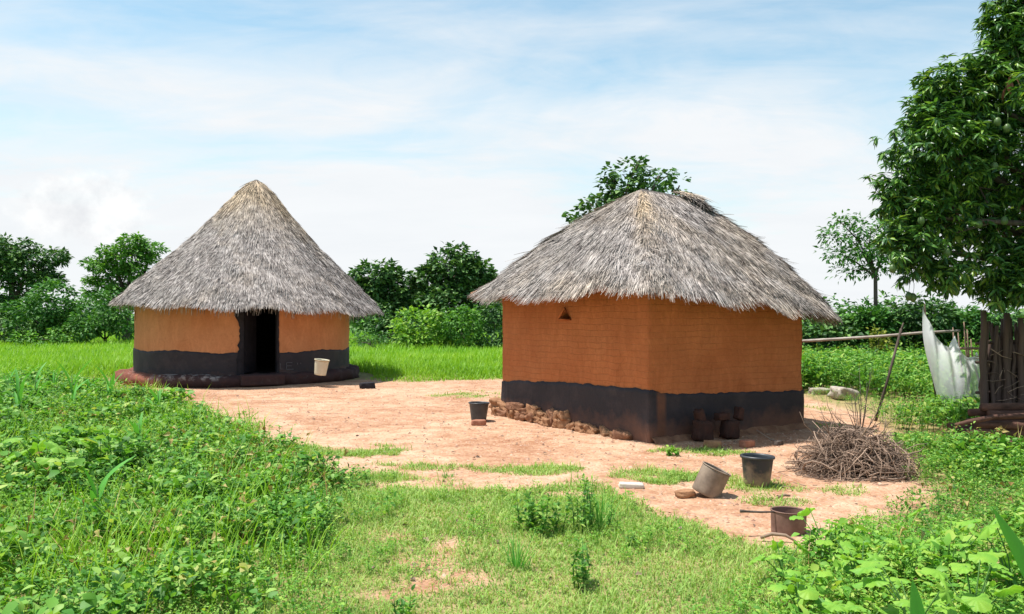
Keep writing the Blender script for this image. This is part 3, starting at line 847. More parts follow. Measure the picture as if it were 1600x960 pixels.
    for (dr, _, z) in prof:
        for k in range(n2):
            lump = mnoise.fractal(Vector((math.cos(aa[k]) * 7, math.sin(aa[k]) * 7, z * 5)), 1, 2, 3)
            r = 2.84 + dr + lump * .085
            Vp.append((pc[0] + math.cos(aa[k]) * r, pc[1] + math.sin(aa[k]) * r, z * (1 + .22 * lump)))
    i = np.arange(len(prof) * n2).reshape(len(prof), n2); j = np.roll(i, -1, 1)
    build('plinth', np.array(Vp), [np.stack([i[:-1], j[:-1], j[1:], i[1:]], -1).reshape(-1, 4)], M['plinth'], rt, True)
    # door step
    b = MB(); V, q = box_obj(np.array([*(HUT_C + dirn * 2.78), .15]), S3, D3, Z3, .46, .2, .12); b.add(V, q)
    st = b.build('door_step', M['plinth'], rt); bv = st.modifiers.new('bev', 'BEVEL'); bv.width = .04; bv.segments = 3
    # chalk marks on the band:  L E  and two ticks
    cpx = []
    def stroke(x0, y0, x1, y1):
        pts = []
        for t in np.linspace(0, 1, 5):
            px, py = x0 + (x1 - x0) * t, y0 + (y1 - y0) * t
            d = 18.7
            for _ in range(4):
                p = at(px, py, d); r = p[:2] - HUT_C
                d += (np.linalg.norm(r) - (Rw + .024))
            pts.append(at(px, py, d))
        return pts
    for letter in ([(438, 568, 438, 577), (438, 577, 443, 577)], [(448, 567, 448, 578), (448, 567, 457, 567), (448, 572, 456, 572), (448, 578, 459, 577)], [(465, 567, 465, 570)], [(470, 567, 470, 569)]):
        b = MB()
        for st_ in letter: b.tube(stroke(*st_), .007, 4)
        b.build('chalk_letter', M['chalk'], rt)
    # roof
    ap = np.array([(400 - 800) / F * 21.25, 21.25, 4.93])
    pr = np.array([(0, 1.0), (.12, .885), (.3, .70), (.5, .49), (.7, .295), (.85, .155), (.93, .075), (.975, .03), (1.0, .012)])
    def S(u, v):
        v = np.clip(v, -.02, 1.0)
        th = u * 2 * np.pi
        rr = np.interp(v, pr[:, 0], pr[:, 1])
        c0 = np.array([cx, cy])
        ctr = c0[None] + (ap[:2] - c0)[None] * v[:, None]
        er = 2.98 + .05 * np.sin(3 * th + 1) + .03 * np.sin(7 * th)
        x = ctr[:, 0] + .13 * (1 - v) + er * rr * np.cos(th); y = ctr[:, 1] + er * rr * np.sin(th)
        ez = 1.90 - .115 * np.cos(th) + .02 * np.sin(5 * th) + .02 * np.sin(11 * th + 2)
        hz = np.interp(v, [-.02, 0, .5, .9, .97, 1.0], [-.02, 0, .49, .925, .985, 1.0])
        z = ez + (ap[2] - ez) * hz
        bmp_ = .03 * np.sin(th * 9 + v * 14) * np.sin(v * 21 + th * 4) * (1 - v)
        return np.stack([x, y, z + bmp_], -1)
    rng = R_(101)
    tanf = lambda u, v: np.clip((v - .50) * 2.6, 0, 1)
    thatch_roof('thatch', rt, S, rng, 170000, .0125, (.14, .36), 12000, .10, .2, tanf, nu=240, nv=30, courses=16)
    # rafters showing under the eave
    for k in range(26):
        th = k / 26 * 2 * math.pi + .1
        p0 = S(np.array([th / 2 / math.pi]), np.array([.012]))[0] - (0, 0, .15); p1 = S(np.array([th / 2 / math.pi]), np.array([.45]))[0] - (0, 0, .16)
        b = MB(); b.tube([p0, p1], [.03, .03], 6); b.build('rafter', M['bark'], rt, True)
round_hut()

# ------------------------------------------------------------------ square hut
def square_hut():
    rt = empty('square_hut', (0, 0, 0))
    tag(rt, 'square orange mud brick hut with a shaggy hipped thatched roof', 'hut')
    cen = (NC + FC) / 2
    corners = [NC, RC, FC, LC]
    loop, nrm, cid = [], [], []
    for c in range(4):
        p, q = corners[c], corners[(c + 1) % 4]
        e = (q - p) / np.linalg.norm(q - p); nn = np.array([e[1], -e[0]])
        m = int(np.linalg.norm(q - p) / .045)
        for k in range(m):
            t = k / m
            loop.append(p + (q - p) * t)
            if k == 0:
                pp = corners[c - 1]; e0 = (p - pp) / np.linalg.norm(p - pp); n0 = np.array([e0[1], -e0[0]])
                nrm.append((nn + n0))
            else: nrm.append(nn)
            cid.append((c, t))
    loop = np.array(loop); nrm = np.array(nrm)
    # slightly rounded, eroded corners
    wall, u = shell_wall('wall', loop, nrm, -.05, 2.06, .22, M['wall_orange'], rt, 9.0, rough=.014)
    # triangular vent in the left wall
    e = (LC - NC) / np.linalg.norm(LC - NC); nL = np.array([-abs(e[1]), -abs(e[0])])
    nL = np.array([e[1], -e[0]]); nL = nL if nL[0] < 0 else -nL
    def on_wall(px, py, off=0):
        k = (px - 800) / F
        A = np.array([[k, -e[0]], [1, -e[1]]]); d, t = np.linalg.solve(A, NC + nL * off)
        return np.array([*(NC + nL * off + e * t), CAMH + (HY - py) / F * d])
    tri = [on_wall(874, 499), on_wall(892, 499), on_wall(883, 483)]
    n3 = np.array([*nL, 0])
    c3 = sum(tri) / 3
    V = np.array([p + n3 * .2 for p in tri] + [p - n3 * .5 for p in tri])
    f3 = np.array([(0, 1, 2), (5, 4, 3)]); f4 = np.array([(0, 3, 4, 1), (1, 4, 5, 2), (2, 5, 3, 0)])
    cut = build('vent_cutter', V, [f3, f4], None)
    boolean_cut(wall, cut)
    rim = MB()
    tr = [c3 + (p - c3) * 1.12 + n3 * .012 for p in tri]
    rim.tube(tr + [tr[0]], .016, 6); rim.build('vent_rim', M['wall_orange'], rt, True)
    V, q = box_obj(c3 - n3 * .235, np.array([*e, 0]), n3, np.array([0, 0, 1.0]), .2, .008, .2); build('vent', V, [q], M['soot_inside'], rt)
    # black band with corner-dependent height
    zt = {0: .645, 1: .515, 2: .52, 3: .54}
    def topf(k):
        c, t = cid[k]
        z = zt[c] * (1 - t) + zt[(c + 1) % 4] * t
        if c == 3 : z += .03 * math.sin(t * 3.1)
        if c == 0: z -= .05 * min(1, t * 8) * (1 - t)
        return z + mnoise.noise(Vector((k * .22, 1.5, c * 3))) * .016 + mnoise.noise(Vector((k * .7, 4.5, c * 3))) * .017
    band_strip('base_band', loop, nrm, -.04, topf, M['band'], rt, 9.0, out=.012, worn=lambda k: 1.0 if cid[k][0] == 0 and .10 < cid[k][1] * np.linalg.norm(RC - NC) < .27 else 0.0)
    eR = (RC - NC) / np.linalg.norm(RC - NC); nR = np.array([eR[1], -eR[0]])
    # crumbling brick footing along the left wall
    rng = R_(55)
    Lw = np.linalg.norm(LC - NC); t = .32; idx = 0
    while t < Lw + .12:
        ww = rng.uniform(.07, .25); frac = t / Lw
        hh = rng.uniform(.06, .105) + .045 * frac
        rowsn = 1 if frac < .45 else 2
        zb = 0.0
        for r in range(rowsn):
            off = rng.uniform(.03, .075) - .02 * r
            c = NC + e * (t + ww / 2 + rng.normal(0, .02)) + nL * off
            lump_brick('footing_brick', (c[0], c[1], zb + hh / 2 - .02), (ww * rng.uniform(.5, .62), rng.uniform(.06, .10), hh * .56), math.atan2(e[1], e[0]) + rng.normal(0, .28), M['mud_brick'] if rng.random() < .65 else M['footing_dark'], rt, seed=idx, tilt=rng.normal(0, .24), rough=.42, boxy=.84)
            zb += hh * .85; idx += 1
        t += ww * .98
    # mud skirt under the right wall
    b = MB(); n = 60; V = []
    for k in range(n + 1):
        t_ = k / n * np.linalg.norm(RC - NC)
        for (o_, z) in ((-.02, .07), (.04, .05), (.09, .012), (.14, -.03)):
            l_ = mnoise.fractal(Vector((t_ * 4, o_ * 3, 1)), 1, 2, 3)
            p = NC + eR * t_ + nR * (o_ + .012 + .04 * l_ * (o_ > 0)); V.append((p[0], p[1], z * (1 + .5 * l_)))
    i = np.arange((n + 1) * 4).reshape(n + 1, 4)
    build('mud_footing', np.array(V), [np.stack([i[:-1, :-1], i[1:, :-1], i[1:, 1:], i[:-1, 1:]], -1).reshape(-1, 4)], M['footing_dark'], rt, True)
    # roof
    nF, nB = -nL * 1.0, -nR
    dirs = {0: (nL, nR), 1: (nR, -nL), 2: (-nL, -nR), 3: (-nR, nL)}
    oh = [.30, .27, .30, .24]; zs = [2.02, 1.76, 1.85, 2.05]
    E = [np.array([*(corners[k] + oh[k] * (dirs[k][0] + dirs[k][1])), zs[k]]) for k in range(4)]
    rA = np.array([1.93, 12.72, 3.46]); rB = np.array([2.72, 13.2, 3.40])
    # u: 0..1 around, faces N->R, R->F, F->L, L->N ; top points per corner
    T = [rA, rB, rB, rA]
    def S(u, v):
        u = u % 1.0; v = np.clip(v, -.03, 1)
        f = np.floor(u * 4).astype(int) % 4; t = u * 4 - np.floor(u * 4)
        Ea = np.array(E)[f]; Eb = np.array(E)[(f + 1) % 4]; Ta = np.array(T)[f]; Tb = np.array(T)[(f + 1) % 4]
        P = (Ea * (1 - t)[:, None] + Eb * t[:, None]) * (1 - v)[:, None] + (Ta * (1 - t)[:, None] + Tb * t[:, None]) * v[:, None]
        # round the hips a little and let the eave sag and waver
        edge = np.minimum(t, 1 - t)
        out = P[:, :2] - cen[None]
        P[:, :2] -= out * (.05 * np.exp(-edge * 18) * (1 - v))[:, None]
        P[:, :2] += out * (.035 * np.sin(np.pi * t) * (1 - v))[:, None]
        P[:, 2] += .10 * np.sin(np.pi * np.clip(v, 0, 1)) * (1 - .3 * (f == 3)) - .02 * np.sin(u * 2 * np.pi * 8) * (1 - v) + .022 * np.sin(u * 2 * np.pi * 17 + 1) * (1 - v)
        P[:, 2] += .035 * np.sin(u * 60 + v * 9) * np.sin(v * 17 + u * 20) * (1 - v) * .6
        P[:, 2] += np.where((f == 3), .07 * np.exp(-((t - .82) / .07) ** 2), 0) * (1 - v)
        P[:, 2] += np.where((f == 0), .06 * np.exp(-((t - .12) / .06) ** 2), 0) * (1 - v)
        return P
    rng = R_(103)
    def tanf(u, v):
        t = (u * 4) % 1; f = np.floor(u * 4)
        hip = np.exp(-(np.minimum(t, 1 - t) / .10) ** 2) * ((u < .1) | (u > .9))
        return np.clip(.75 * hip * np.clip(v * 1.3, 0, 1) + .25 * v + .25 * np.exp(-(v / .1)), 0, 1)
    thatch_roof('thatch', rt, S, rng, 210000, .0085, (.18, .46), 12000, .08, .2, tanf, nu=320, nv=24)
    # loose straw bundle lying over the ridge end (dark strands below paint in a hollow's shade)
    b = MB(); rngb = R_(61)
    ax = rB - rA; ax /= np.linalg.norm(ax)
    V, q, tn = [], [], []
    base = rA + (rB - rA) * .98
    acr = np.array([*nR, 0])
    def bundle(n, a0, a1, z0, dn, name, mat, ln, spread):
        P = base + ax * rngb.normal(.0, spread, n)[:, None] + acr * rngb.uniform(a0, a1, n)[:, None]
        P[:, 2] += z0 + .03 * rngb.random(n)
        P[:, 2] -= np.clip((P - base) @ acr, 0, 1) * .62
        Dd = acr + ax * rngb.normal(.1, .35, n)[:, None] + np.array([0, 0, -1.0]) * rngb.uniform(*dn, n)[:, None]
        Dd /= np.linalg.norm(Dd, axis=1)[:, None]
        Nn = np.array([[0, 0, 1.0]]) - Dd * Dd[:, 2:3]; Nn /= np.linalg.norm(Nn, axis=1)[:, None]
        V, q, tn = strands(rngb, P, Dd, Nn, rngb.uniform(*ln, n), rngb.uniform(.008, .016, n), rngb.uniform(0, .03, n), rngb.uniform(.2, .8, n))
        build(name, V, [q], mat, rt, attr={'tan': tn})
    bundle(420, -.12, .12, .05, (.35, .8), 'ridge_straw', M['thatch'], (.16, .34), .085)
    bundle(260, .14, .42, .055, (.5, .8), 'ridge_shade_straw', M['thatch_under'], (.10, .22), .05)  # dark-coloured strands painting the shade of a hollow
    # rafters; one pokes out at the left eave corner
    for c in range(4):
        for k in range(7):
            uu = np.array([(c + (k + .5) / 7) / 4])
            p0 = S(uu, np.array([.02]))[0] - (0, 0, .15); p1 = S(uu, np.array([.6]))[0] - (0, 0, .17)
            b = MB(); b.tube([p0, p1], [.028, .026], 6); b.build('rafter', M['bark'], rt, True)
    b = MB(); tip = E[3] + np.array([-.17, .02, -.15]); inn = E[3] * .55 + np.array([*cen, 2.75]) * .45
    b.tube([tip, inn], [.035, .035], 8); b.build('rafter', simple_mat('rafter_wood', (.30, .13, .06), (.45, .22, .11), 9), rt, True)

def lump_brick(name, c, half, rz, mat, parent=None, seed=0, tilt=0.0, rough=.16, boxy=.65):
    """a worn brick or stone: rounded, lumpy block"""
    bm = bmesh.new()
    bmesh.ops.create_cube(bm, size=2)
    bmesh.ops.subdivide_edges(bm, edges=bm.edges[:], cuts=5, use_grid_fill=True)
    for v in bm.verts:
        p = v.co.copy()
        k = max(abs(p.x), abs(p.y), abs(p.z)); r = p.length
        p = p * (k / r * (1 - boxy) + boxy) if r else p
        p = p * (1 + rough * mnoise.fractal(Vector((p.x * 1.1 + seed * 3.7, p.y * 1.1, p.z * 1.1)), 1, 2, 3))
        x, y, z = p.x * half[0], p.y * half[1], p.z * half[2]
        x, z = x * math.cos(tilt) - z * math.sin(tilt), x * math.sin(tilt) + z * math.cos(tilt)
        v.co = (x * math.cos(rz) - y * math.sin(rz), x * math.sin(rz) + y * math.cos(rz), z)
    me = bpy.data.meshes.new(name); bm.to_mesh(me); bm.free()
    me.polygons.foreach_set('use_smooth', np.full(len(me.polygons), True))
    me.materials.append(mat)
    o = bpy.data.objects.new(name, me); COL.objects.link(o); o.location = tuple(float(t) for t in c)
    if parent: o.parent = parent
    return o
square_hut()

# ------------------------------------------------------------------ loose bricks and stones
def brick(px, py, half, rz, mat, label, name='loose_brick', cat='brick', tilt=0, seed=0, rough=.1, dz=0):
    p = gd(px, py)
    o = lump_brick(name, (p[0], p[1], half[2] * .8 + dz + ground_z(p[0], p[1])), half, rz, mat, None, seed, tilt, rough)
    return tag(o, label, cat)
brick(748, 664, (.11, .06, .045), .2, M['burnt_brick'], 'red brick lying in front of the small black bucket by the hut', seed=1)
brick(986, 763, (.115, .055, .025), -.1, M['pale_stone'], 'flat whitish block lying on the edge of the short grass', seed=2, name='flat_stone', cat='stone')
brick(1113, 697, (.11, .06, .045), -.1, M['mud_brick'], 'tan brick on the ground below the shaded hut wall', seed=3)
brick(1167, 697, (.09, .06, .05), .5, M['burnt_brick'], 'reddish brick on the ground beyond the upright black bucket', seed=4)
brick(1216, 694, (.10, .03, .03), .9, M['bark'], 'dark splinter of wood on the bare earth near the hut corner', seed=5, name='wood_chunk', cat='wood')
brick(574, 606, (.17, .12, .075), .4, M['sooty'], 'dark stone beside the end of the round hut ledge', seed=6, name='dark_stone', cat='stone')
brick(1319, 624, (.25, .17, .12), .35, M['dusty_stone'], 'large pale boulder half hidden in the weeds behind the hut', seed=7, name='boulder', cat='boulder', rough=.25, tilt=-.15)
brick(1281, 616, (.22, .15, .07), .0, M['dusty_stone'], 'low flat pale rock between the hut corner and the boulder', seed=8, name='flat_rock', cat='rock', rough=.25)
brick(1070, 776, (.085, .06, .035), .3, M['mud_brick'], 'tan lump of rubble wedged under the tilted muddy can', seed=9, name='rubble_lump', cat='stone', rough=.3)
# bricks leaning at the foot of the shaded wall
def wall_brick(px, off, z, half, tilt, seed, label, mat):
    eR = (RC - NC) / np.linalg.norm(RC - NC); nR = np.array([eR[1], -eR[0]])
    k = (px - 800) / F
    A = np.array([[k, -eR[0]], [1, -eR[1]]]); d, t = np.linalg.solve(A, NC + nR * off)
    c = NC + nR * off + eR * t
    o = lump_brick('loose_brick', (c[0], c[1], z), half, math.atan2(eR[1], eR[0]), mat, None, seed, tilt + ((seed * 37) % 7 - 3) * .05, .2, .84); tag(o, label, 'brick')
M['shaded_brick'] = simple_mat('shade_darkened_brick', (.032, .018, .015), (.085, .038, .028), 8, bmp=.8, bdist=.01)  # the shade at the wall foot is put into this brick colour
wall_brick(1098, .24, .12, (.13, .07, .13), 0, 11, 'big square block set against the foot of the shaded wall', M['shaded_brick'])
wall_brick(1093, .22, .31, (.055, .05, .085), .35, 12, 'brick standing on end atop the square block by the wall', M['shaded_brick'])
wall_brick(1128, .22, .28, (.10, .05, .045), -.1, 13, 'flat brick bridging the two blocks at the shaded wall', M['shaded_brick'])
wall_brick(1140, .25, .11, (.11, .07, .115), 0, 14, 'narrower block beside the square block at the wall foot', M['shaded_brick'])
wall_brick(1154, .22, .30, (.05, .05, .08), -.3, 15, 'tilted end brick on the narrower block by the wall', M['shaded_brick'])

# ------------------------------------------------------------------ buckets and cans
def bucket(name, loc, rz, tilt, r0, r1, h, mat, label, cat, rim=.012, handle=None, rimmat=None, inner=None, extra=None):
    rt = empty(name, loc); rt.rotation_euler = tilt if isinstance(tilt, tuple) else (0, tilt, rz)
    tag(rt, label, cat)
    b = MB(); th = .006
    prof = [(0.001, .0), (r0 * .96, 0), (r0, .006)]
    for k in range(1, 11):
        t = k / 10; prof.append((r0 + (r1 - r0) * t, .006 + (h - .006) * t))
    for k in range(10, -1, -1):
        t = k / 10; prof.append((r0 + (r1 - r0) * t - th, .014 + (h - .014) * t))
    prof.append((.001, .014))
    b.lathe(prof, 40); b.build('body', mat, rt, True)
    if rim:
        b = MB(); b.lathe([(r1 - .004, h - rim * 1.6), (r1 + rim, h - rim * 1.3), (r1 + rim * 1.2, h), (r1 + rim * .6, h + rim * .7), (r1 - th, h + rim * .4), (r1 - th - .002, h - rim)], 40)
        b.build('rim', rimmat or mat, rt, True)
    if handle:
        a = np.linspace(0, np.pi, 14); hr, drop = handle
        pts = np.stack([hr * np.cos(a), -np.sin(a) * hr * math.cos(drop), h - .02 + np.sin(a) * hr * math.sin(drop)], -1)
        b = MB(); b.tube(pts, .0035, 6); b.build('handle', M['bark'], rt, True)
    return rt
p = gd(1182, 757); bucket('bucket', (p[0], p[1], .0), .5, .03, .118, .146, .265, M['bucket'], 'large black plastic bucket standing upright on the bare earth', 'bucket', .012, rimmat=M['black_plastic'])
p = gd(748, 657); bucket('bucket', (p[0], p[1], .0), .5, .02, .112, .148, .265, M['black_plastic'], 'small dark bucket standing at the corner of the square hut', 'bucket', .010)
p = gd(1100, 774); t1 = bucket('paint_can', (p[0] + .005, p[1], .015), 0, (.12, .42, .2), .125, .128, .245, M['tin'], 'dented muddy can tilted over on the bare earth', 'can', .005, handle=(.125, .25))
p = gd(1231, 832); t2 = bucket('cut_can', (p[0], p[1], 0), 0, (0, .02, .4), .122, .126, .165, M['rust'], 'short rusty brown open can among the front weeds', 'can', .004)
b = MB(); b.tube([(-.12, .0, .16), (-.24, .02, .163), (-.34, .05, .168), (-.385, .06, .172)], [.006, .008, .009, .013], 6); b.build('handle', M['bark'], t2, True)
pb = at(500, 588, 18.52); t3 = bucket('bucket', (pb[0], pb[1] + .02, .265), 0, (.06, .12, .3), .125, .155, .33, M['cream_plastic'], 'dirty cream plastic bucket leaning on the round hut wall', 'bucket', .010, handle=(.155, -.9))
b = MB(); b.lathe([(.157, .305), (.1605, .325), (.1645, .338)], 40); b.build('lid_band', M['tape'], t3, True)
# ------------------------------------------------------------------ stick on the ground
def stick(pts, r, label, name='stick'):
    b = MB(); b.tube(pts, r, 6); o = b.build(name, M['stick'], None, True); tag(o, label, 'stick')
p = gd(1212, 846); stick([p + (-.10, .03, .02), p + (-.03, .0, .055), p + (.06, -.02, .05), p + (.13, -.06, .01)], [.012, .014, .012, .006], 'short crooked stick on the earth before the rusty can')
p = gd(1226, 778); stick([p + (-.06, .0, .01), p + (.0, .01, .025), p + (.05, .02, .015)], [.010, .013, .008], 'stubby stick lying below the upright black bucket')
p = gd(1205, 690); stick([p + (-.14, .16, .12), p + (.0, .0, .02), p + (.05, -.05, .01)], [.010, .012, .010], 'pale stick leaning in the shade at the hut wall')

# ------------------------------------------------------------------ brushwood heap
def brush_heap():
    c = gd(1364, 752); c[1] += .42; rng = R_(71)
    H = np.array([.50, .45, .38])
    def one(rng, thick, outer):
        th = rng.uniform(0, 2 * np.pi); zf = rng.uniform(.02, 1) ** (1.0 if outer else .8)
        k = rng.uniform(.88, 1.04) if outer else rng.uniform(.3, 1.0)
        rr = math.sqrt(max(0, 1 - zf)) ** .9
        p = np.array([math.cos(th) * rr * k * H[0], math.sin(th) * rr * k * H[1], zf * k * H[2] * .95])
        d = np.array([rng.normal(0, 1), rng.normal(0, .6), rng.normal(0, .35)])
        d /= np.linalg.norm(d); curl = rng.normal(0, .22, 3) * (1, 1, .8); n = rng.integers(6, 10); st = rng.uniform(.05, .105)
        pts = [p]
        for i in range(n):
            d = d + curl * .55 + rng.normal(0, .17, 3); d[2] -= .05
            # follow the mound
            q = pts[-1] / H; rad = np.linalg.norm(q)
            d = d - (pts[-1] / (H ** 2)) * .06 * max(0, rad - .8) * 9
            d /= np.linalg.norm(d); np_ = pts[-1] + d * st; np_[2] = max(np_[2], .01); pts.append(np_)
        pts = np.array(pts) + c
        r = np.linspace(thick, thick * .4, len(pts))
        return pts, r
    b = MB()
    for i in range(900):
        pts, r = one(rng, rng.uniform(.002, .0045) if i % 3 else rng.uniform(.004, .0095), i % 2 == 0); b.tube(pts, r, 5)
    # straight broken sticks poking through and spilled round the foot
    for i in range(150):
        a = rng.uniform(0, 6.28); q = rng.uniform(0, 1) ** .6; z = max(.02, (1 - q * q) * .40 * rng.uniform(.5, 1.1))
        p0 = c + np.array([math.cos(a) * q * .50, math.sin(a) * q * .45, z]); d = np.array([rng.normal(0, 1), rng.normal(0, .6), rng.normal(0, .35) * (z > .1)]); d *= rng.uniform(.10, .32) / np.linalg.norm(d)
        e0 = p0 - d; e1 = p0 + d; e0[2] = max(e0[2], .008); e1[2] = max(e1[2], .008); r0 = rng.uniform(.003, .009)
        b.tube([e0, p0 + rng.normal(0, .012, 3) * (1, 1, .3), e1], [r0, r0 * .9, r0 * .6], 5)
    for i in range(60):
        p0 = c + np.array([rng.normal(-.15, .55), rng.normal(-.35, .22), .012]); an = rng.uniform(0, 6.28); l_ = rng.uniform(.04, .16)
        b.tube([p0, p0 + np.array([math.cos(an) * l_, math.sin(an) * l_, .004])], [.004, .003], 4)
    # twiggy sprays standing out of the top
    for i in range(34):
        a = rng.uniform(0, 6.28); p0 = c + np.array([math.cos(a) * rng.uniform(0, .45), math.sin(a) * .3, rng.uniform(.3, .5)])
        d = np.array([math.cos(a) * .6, math.sin(a) * .4, rng.uniform(.5, 1.2)]) * .2
        b.tube([p0, p0 + d * .5 + rng.normal(0, .02, 3), p0 + d + rng.normal(0, .04, 3)], [.004, .003, .0015], 4)
    tag(b.build('brushwood', M['stick'], None, True), 'tangled heap of dry grey brushwood between the hut and the logs', 'brushwood', kind='stuff')
    for i in range(30):
        pts, r = one(rng, rng.uniform(.010, .016), True)
        b = MB(); b.tube(pts, r, 7)
        tag(b.build('branch', M['stick'], None, True), 'thick bent dry branch tangled in the brushwood heap', 'branch', group='thick branches in the brushwood heap')
    # dead sprig standing behind the heap
    b = MB(); p0 = gd(1343, 690); rng = R_(73)
    for i in range(9):
        d = np.array([rng.normal(.02, .12), rng.normal(0, .1), rng.uniform(.45, .95)])
        p1 = p0 + d * .5 + rng.normal(0, .02, 3); p2 = p0 + d * (1.0) + rng.normal(0, .04, 3)
        b.tube([p0, p1, p2], [.006, .005, .002], 5)
        for k in range(3):
            b.tube([p1 + (p2 - p1) * k / 3, p1 + (p2 - p1) * k / 3 + rng.normal(0, .08, 3) + (0, 0, .08)], [.003, .0015], 4)
    tag(b.build('dead_sapling', M['bark'], None, True), 'leafless dead sapling standing behind the brushwood heap', 'sapling')
brush_heap()

# ------------------------------------------------------------------ log stack
def logs():
    rng = R_(81)
    rows = [(.06, [10.15, 10.33, 10.5, 10.68, 10.85]), (.165, [10.24, 10.42, 10.6, 10.77]), (.265, [10.33, 10.5, 10.68]), (.36, [10.42, 10.6]), (.44, [10.5])]
    names = ['bottom', 'second', 'third', 'top']
    k = 0
    for r, (z, ys) in enumerate(rows):
        for j, y in enumerate(ys):
            rad = rng.uniform(.036, .064)
            x0 = 5.42 + .10 * r + rng.uniform(-.06, .16); x1 = 8.1 + rng.uniform(-.3, .5)
            n = 9; t = np.linspace(0, 1, n)
            pts = np.stack([x0 + (x1 - x0) * t, y + rng.normal(0, .016, n).cumsum(), z + rng.normal(0, .011, n).cumsum()], -1)
            b = MB(); b.tube(pts, rad * (1 + rng.normal(0, .09, n)), 12)
            o = b.build('log', M['log'], None, True)
            if j == 0:
                lab = ['lowest front log of the stack, reaching the weeds', 'front log in the second layer of the stack', 'front log in the third layer of the stack', 'front log in the fourth layer of the stack', 'single log crowning the top of the stack'][r]
                tag(o, lab, 'log', 'logs stacked below the pole fence')
            else:
                tag(o, 'brown log lying behind the front row of the stack', 'log', 'logs stacked below the pole fence')
    # crooked branch laid over the front
    b = MB(); b.tube([at(1492, 664, 10.1), at(1520, 658, 10.12), at(1550, 652, 10.2), at(1600, 650, 10.2), at(1660, 640, 10.3)], [.02, .032, .03, .034, .03], 9)
    tag(b.build('crooked_branch', M['log'], None, True), 'thin crooked branch laid over the front of the log stack', 'branch')
logs()

# ------------------------------------------------------------------ pole fence
def fence():
    rng = R_(83)
    rt = empty('pole_fence', (6.2, 11.3, 0)); tag(rt, 'dark fence of rough upright poles standing behind the stacked logs', 'fence')
    def pole(px, py, d, r, lean=0, mat='post', fork=False):
        top = at(px, py, d)
        n = 7; t = np.linspace(0, 1, n)
        x = top[0] - lean * (1 - t) + rng.normal(0, .014, n)
        pts = np.stack([x, np.full(n, d) + rng.normal(0, .01, n), top[2] * t - .05 * (1 - t)], -1)
        b = MB(); b.tube(pts - np.array([6.2, 11.3, 0]), r * np.linspace(1.05, .85, n), 8)
        b.build('pole', M[mat], rt, True)
    pole(1536, 485, 11.2, .044); pole(1573, 489, 11.25, .046); pole(1595, 497, 11.2, .04)
    for i in range(44):
        px = 1541 + i * 2.4 + rng.normal(0, 1.5)
        pole(px, rng.uniform(490, 545), 11.3 + rng.normal(0, .05), rng.uniform(.020, .042), rng.normal(0, .08), 'post')
    for i in range(50):
        pole(1538 + i * 2.3 + rng.normal(0, 1.5), rng.uniform(505, 560), 11.5 + rng.normal(0, .05), rng.uniform(.018, .034), rng.normal(0, .06), 'post')
    for i in range(4):
        z = [.55, .95, .3, 1.2][i]
        b = MB(); b.tube([(-.05, .02, z), (.8, .0, z + .06), (2.3, .05, z + .02)], [.02, .022, .02], 7); b.build('rail', M['post'], rt, True)
    # brush stuffed at the foot
    b = MB()
    for i in range(90):
        p = np.array([rng.uniform(.0, 1.7), rng.uniform(-.16, -.04), rng.uniform(.42, 1.15)]); d = np.array([rng.normal(0, .2), rng.normal(0, .05), rng.normal(0, .1)])
        b.tube([p, p + d * .5 + rng.normal(0, .02, 3), p + d], [.006, .005, .002], 5)
    b.build('brush_infill', M['stick'], rt, True)
fence()

# branches sticking up behind the net
def net_branches():
    rng = R_(87); rt = empty('branch_rack', (6.25, 12.75, 0)); tag(rt, 'bare branches propped upright behind the white netting', 'branches')
    for i, (px, py) in enumerate([(1506, 503), (1512, 515), (1499, 520), (1520, 530), (1493, 512)]):
        p = at(px, py, 12.75) - np.array([6.25, 12.75, 0]); z = rng.normal(0, .1)
        b = MB(); b.tube([(p[0] + z, .02 * i, -.03), (p[0] + z * .5 + .04, .02 * i, p[2] * .5), (p[0] + .02, .02 * i, p[2] * .8), (p[0], .02 * i, p[2])], [.02, .017, .013, .007], 7); b.build('branch', M['stick'], rt, True)
    b = MB(); a_ = at(1462, 548, 12.7) - np.array([6.25, 12.75, 0]); c_ = at(1545, 545, 12.2) - np.array([6.25, 12.75, 0])
    b.tube([a_, (a_ + c_) / 2 + (0, 0, .02), c_], [.018, .02, .018], 7); b.build('crosspiece', M['stick'], rt, True)
net_branches()

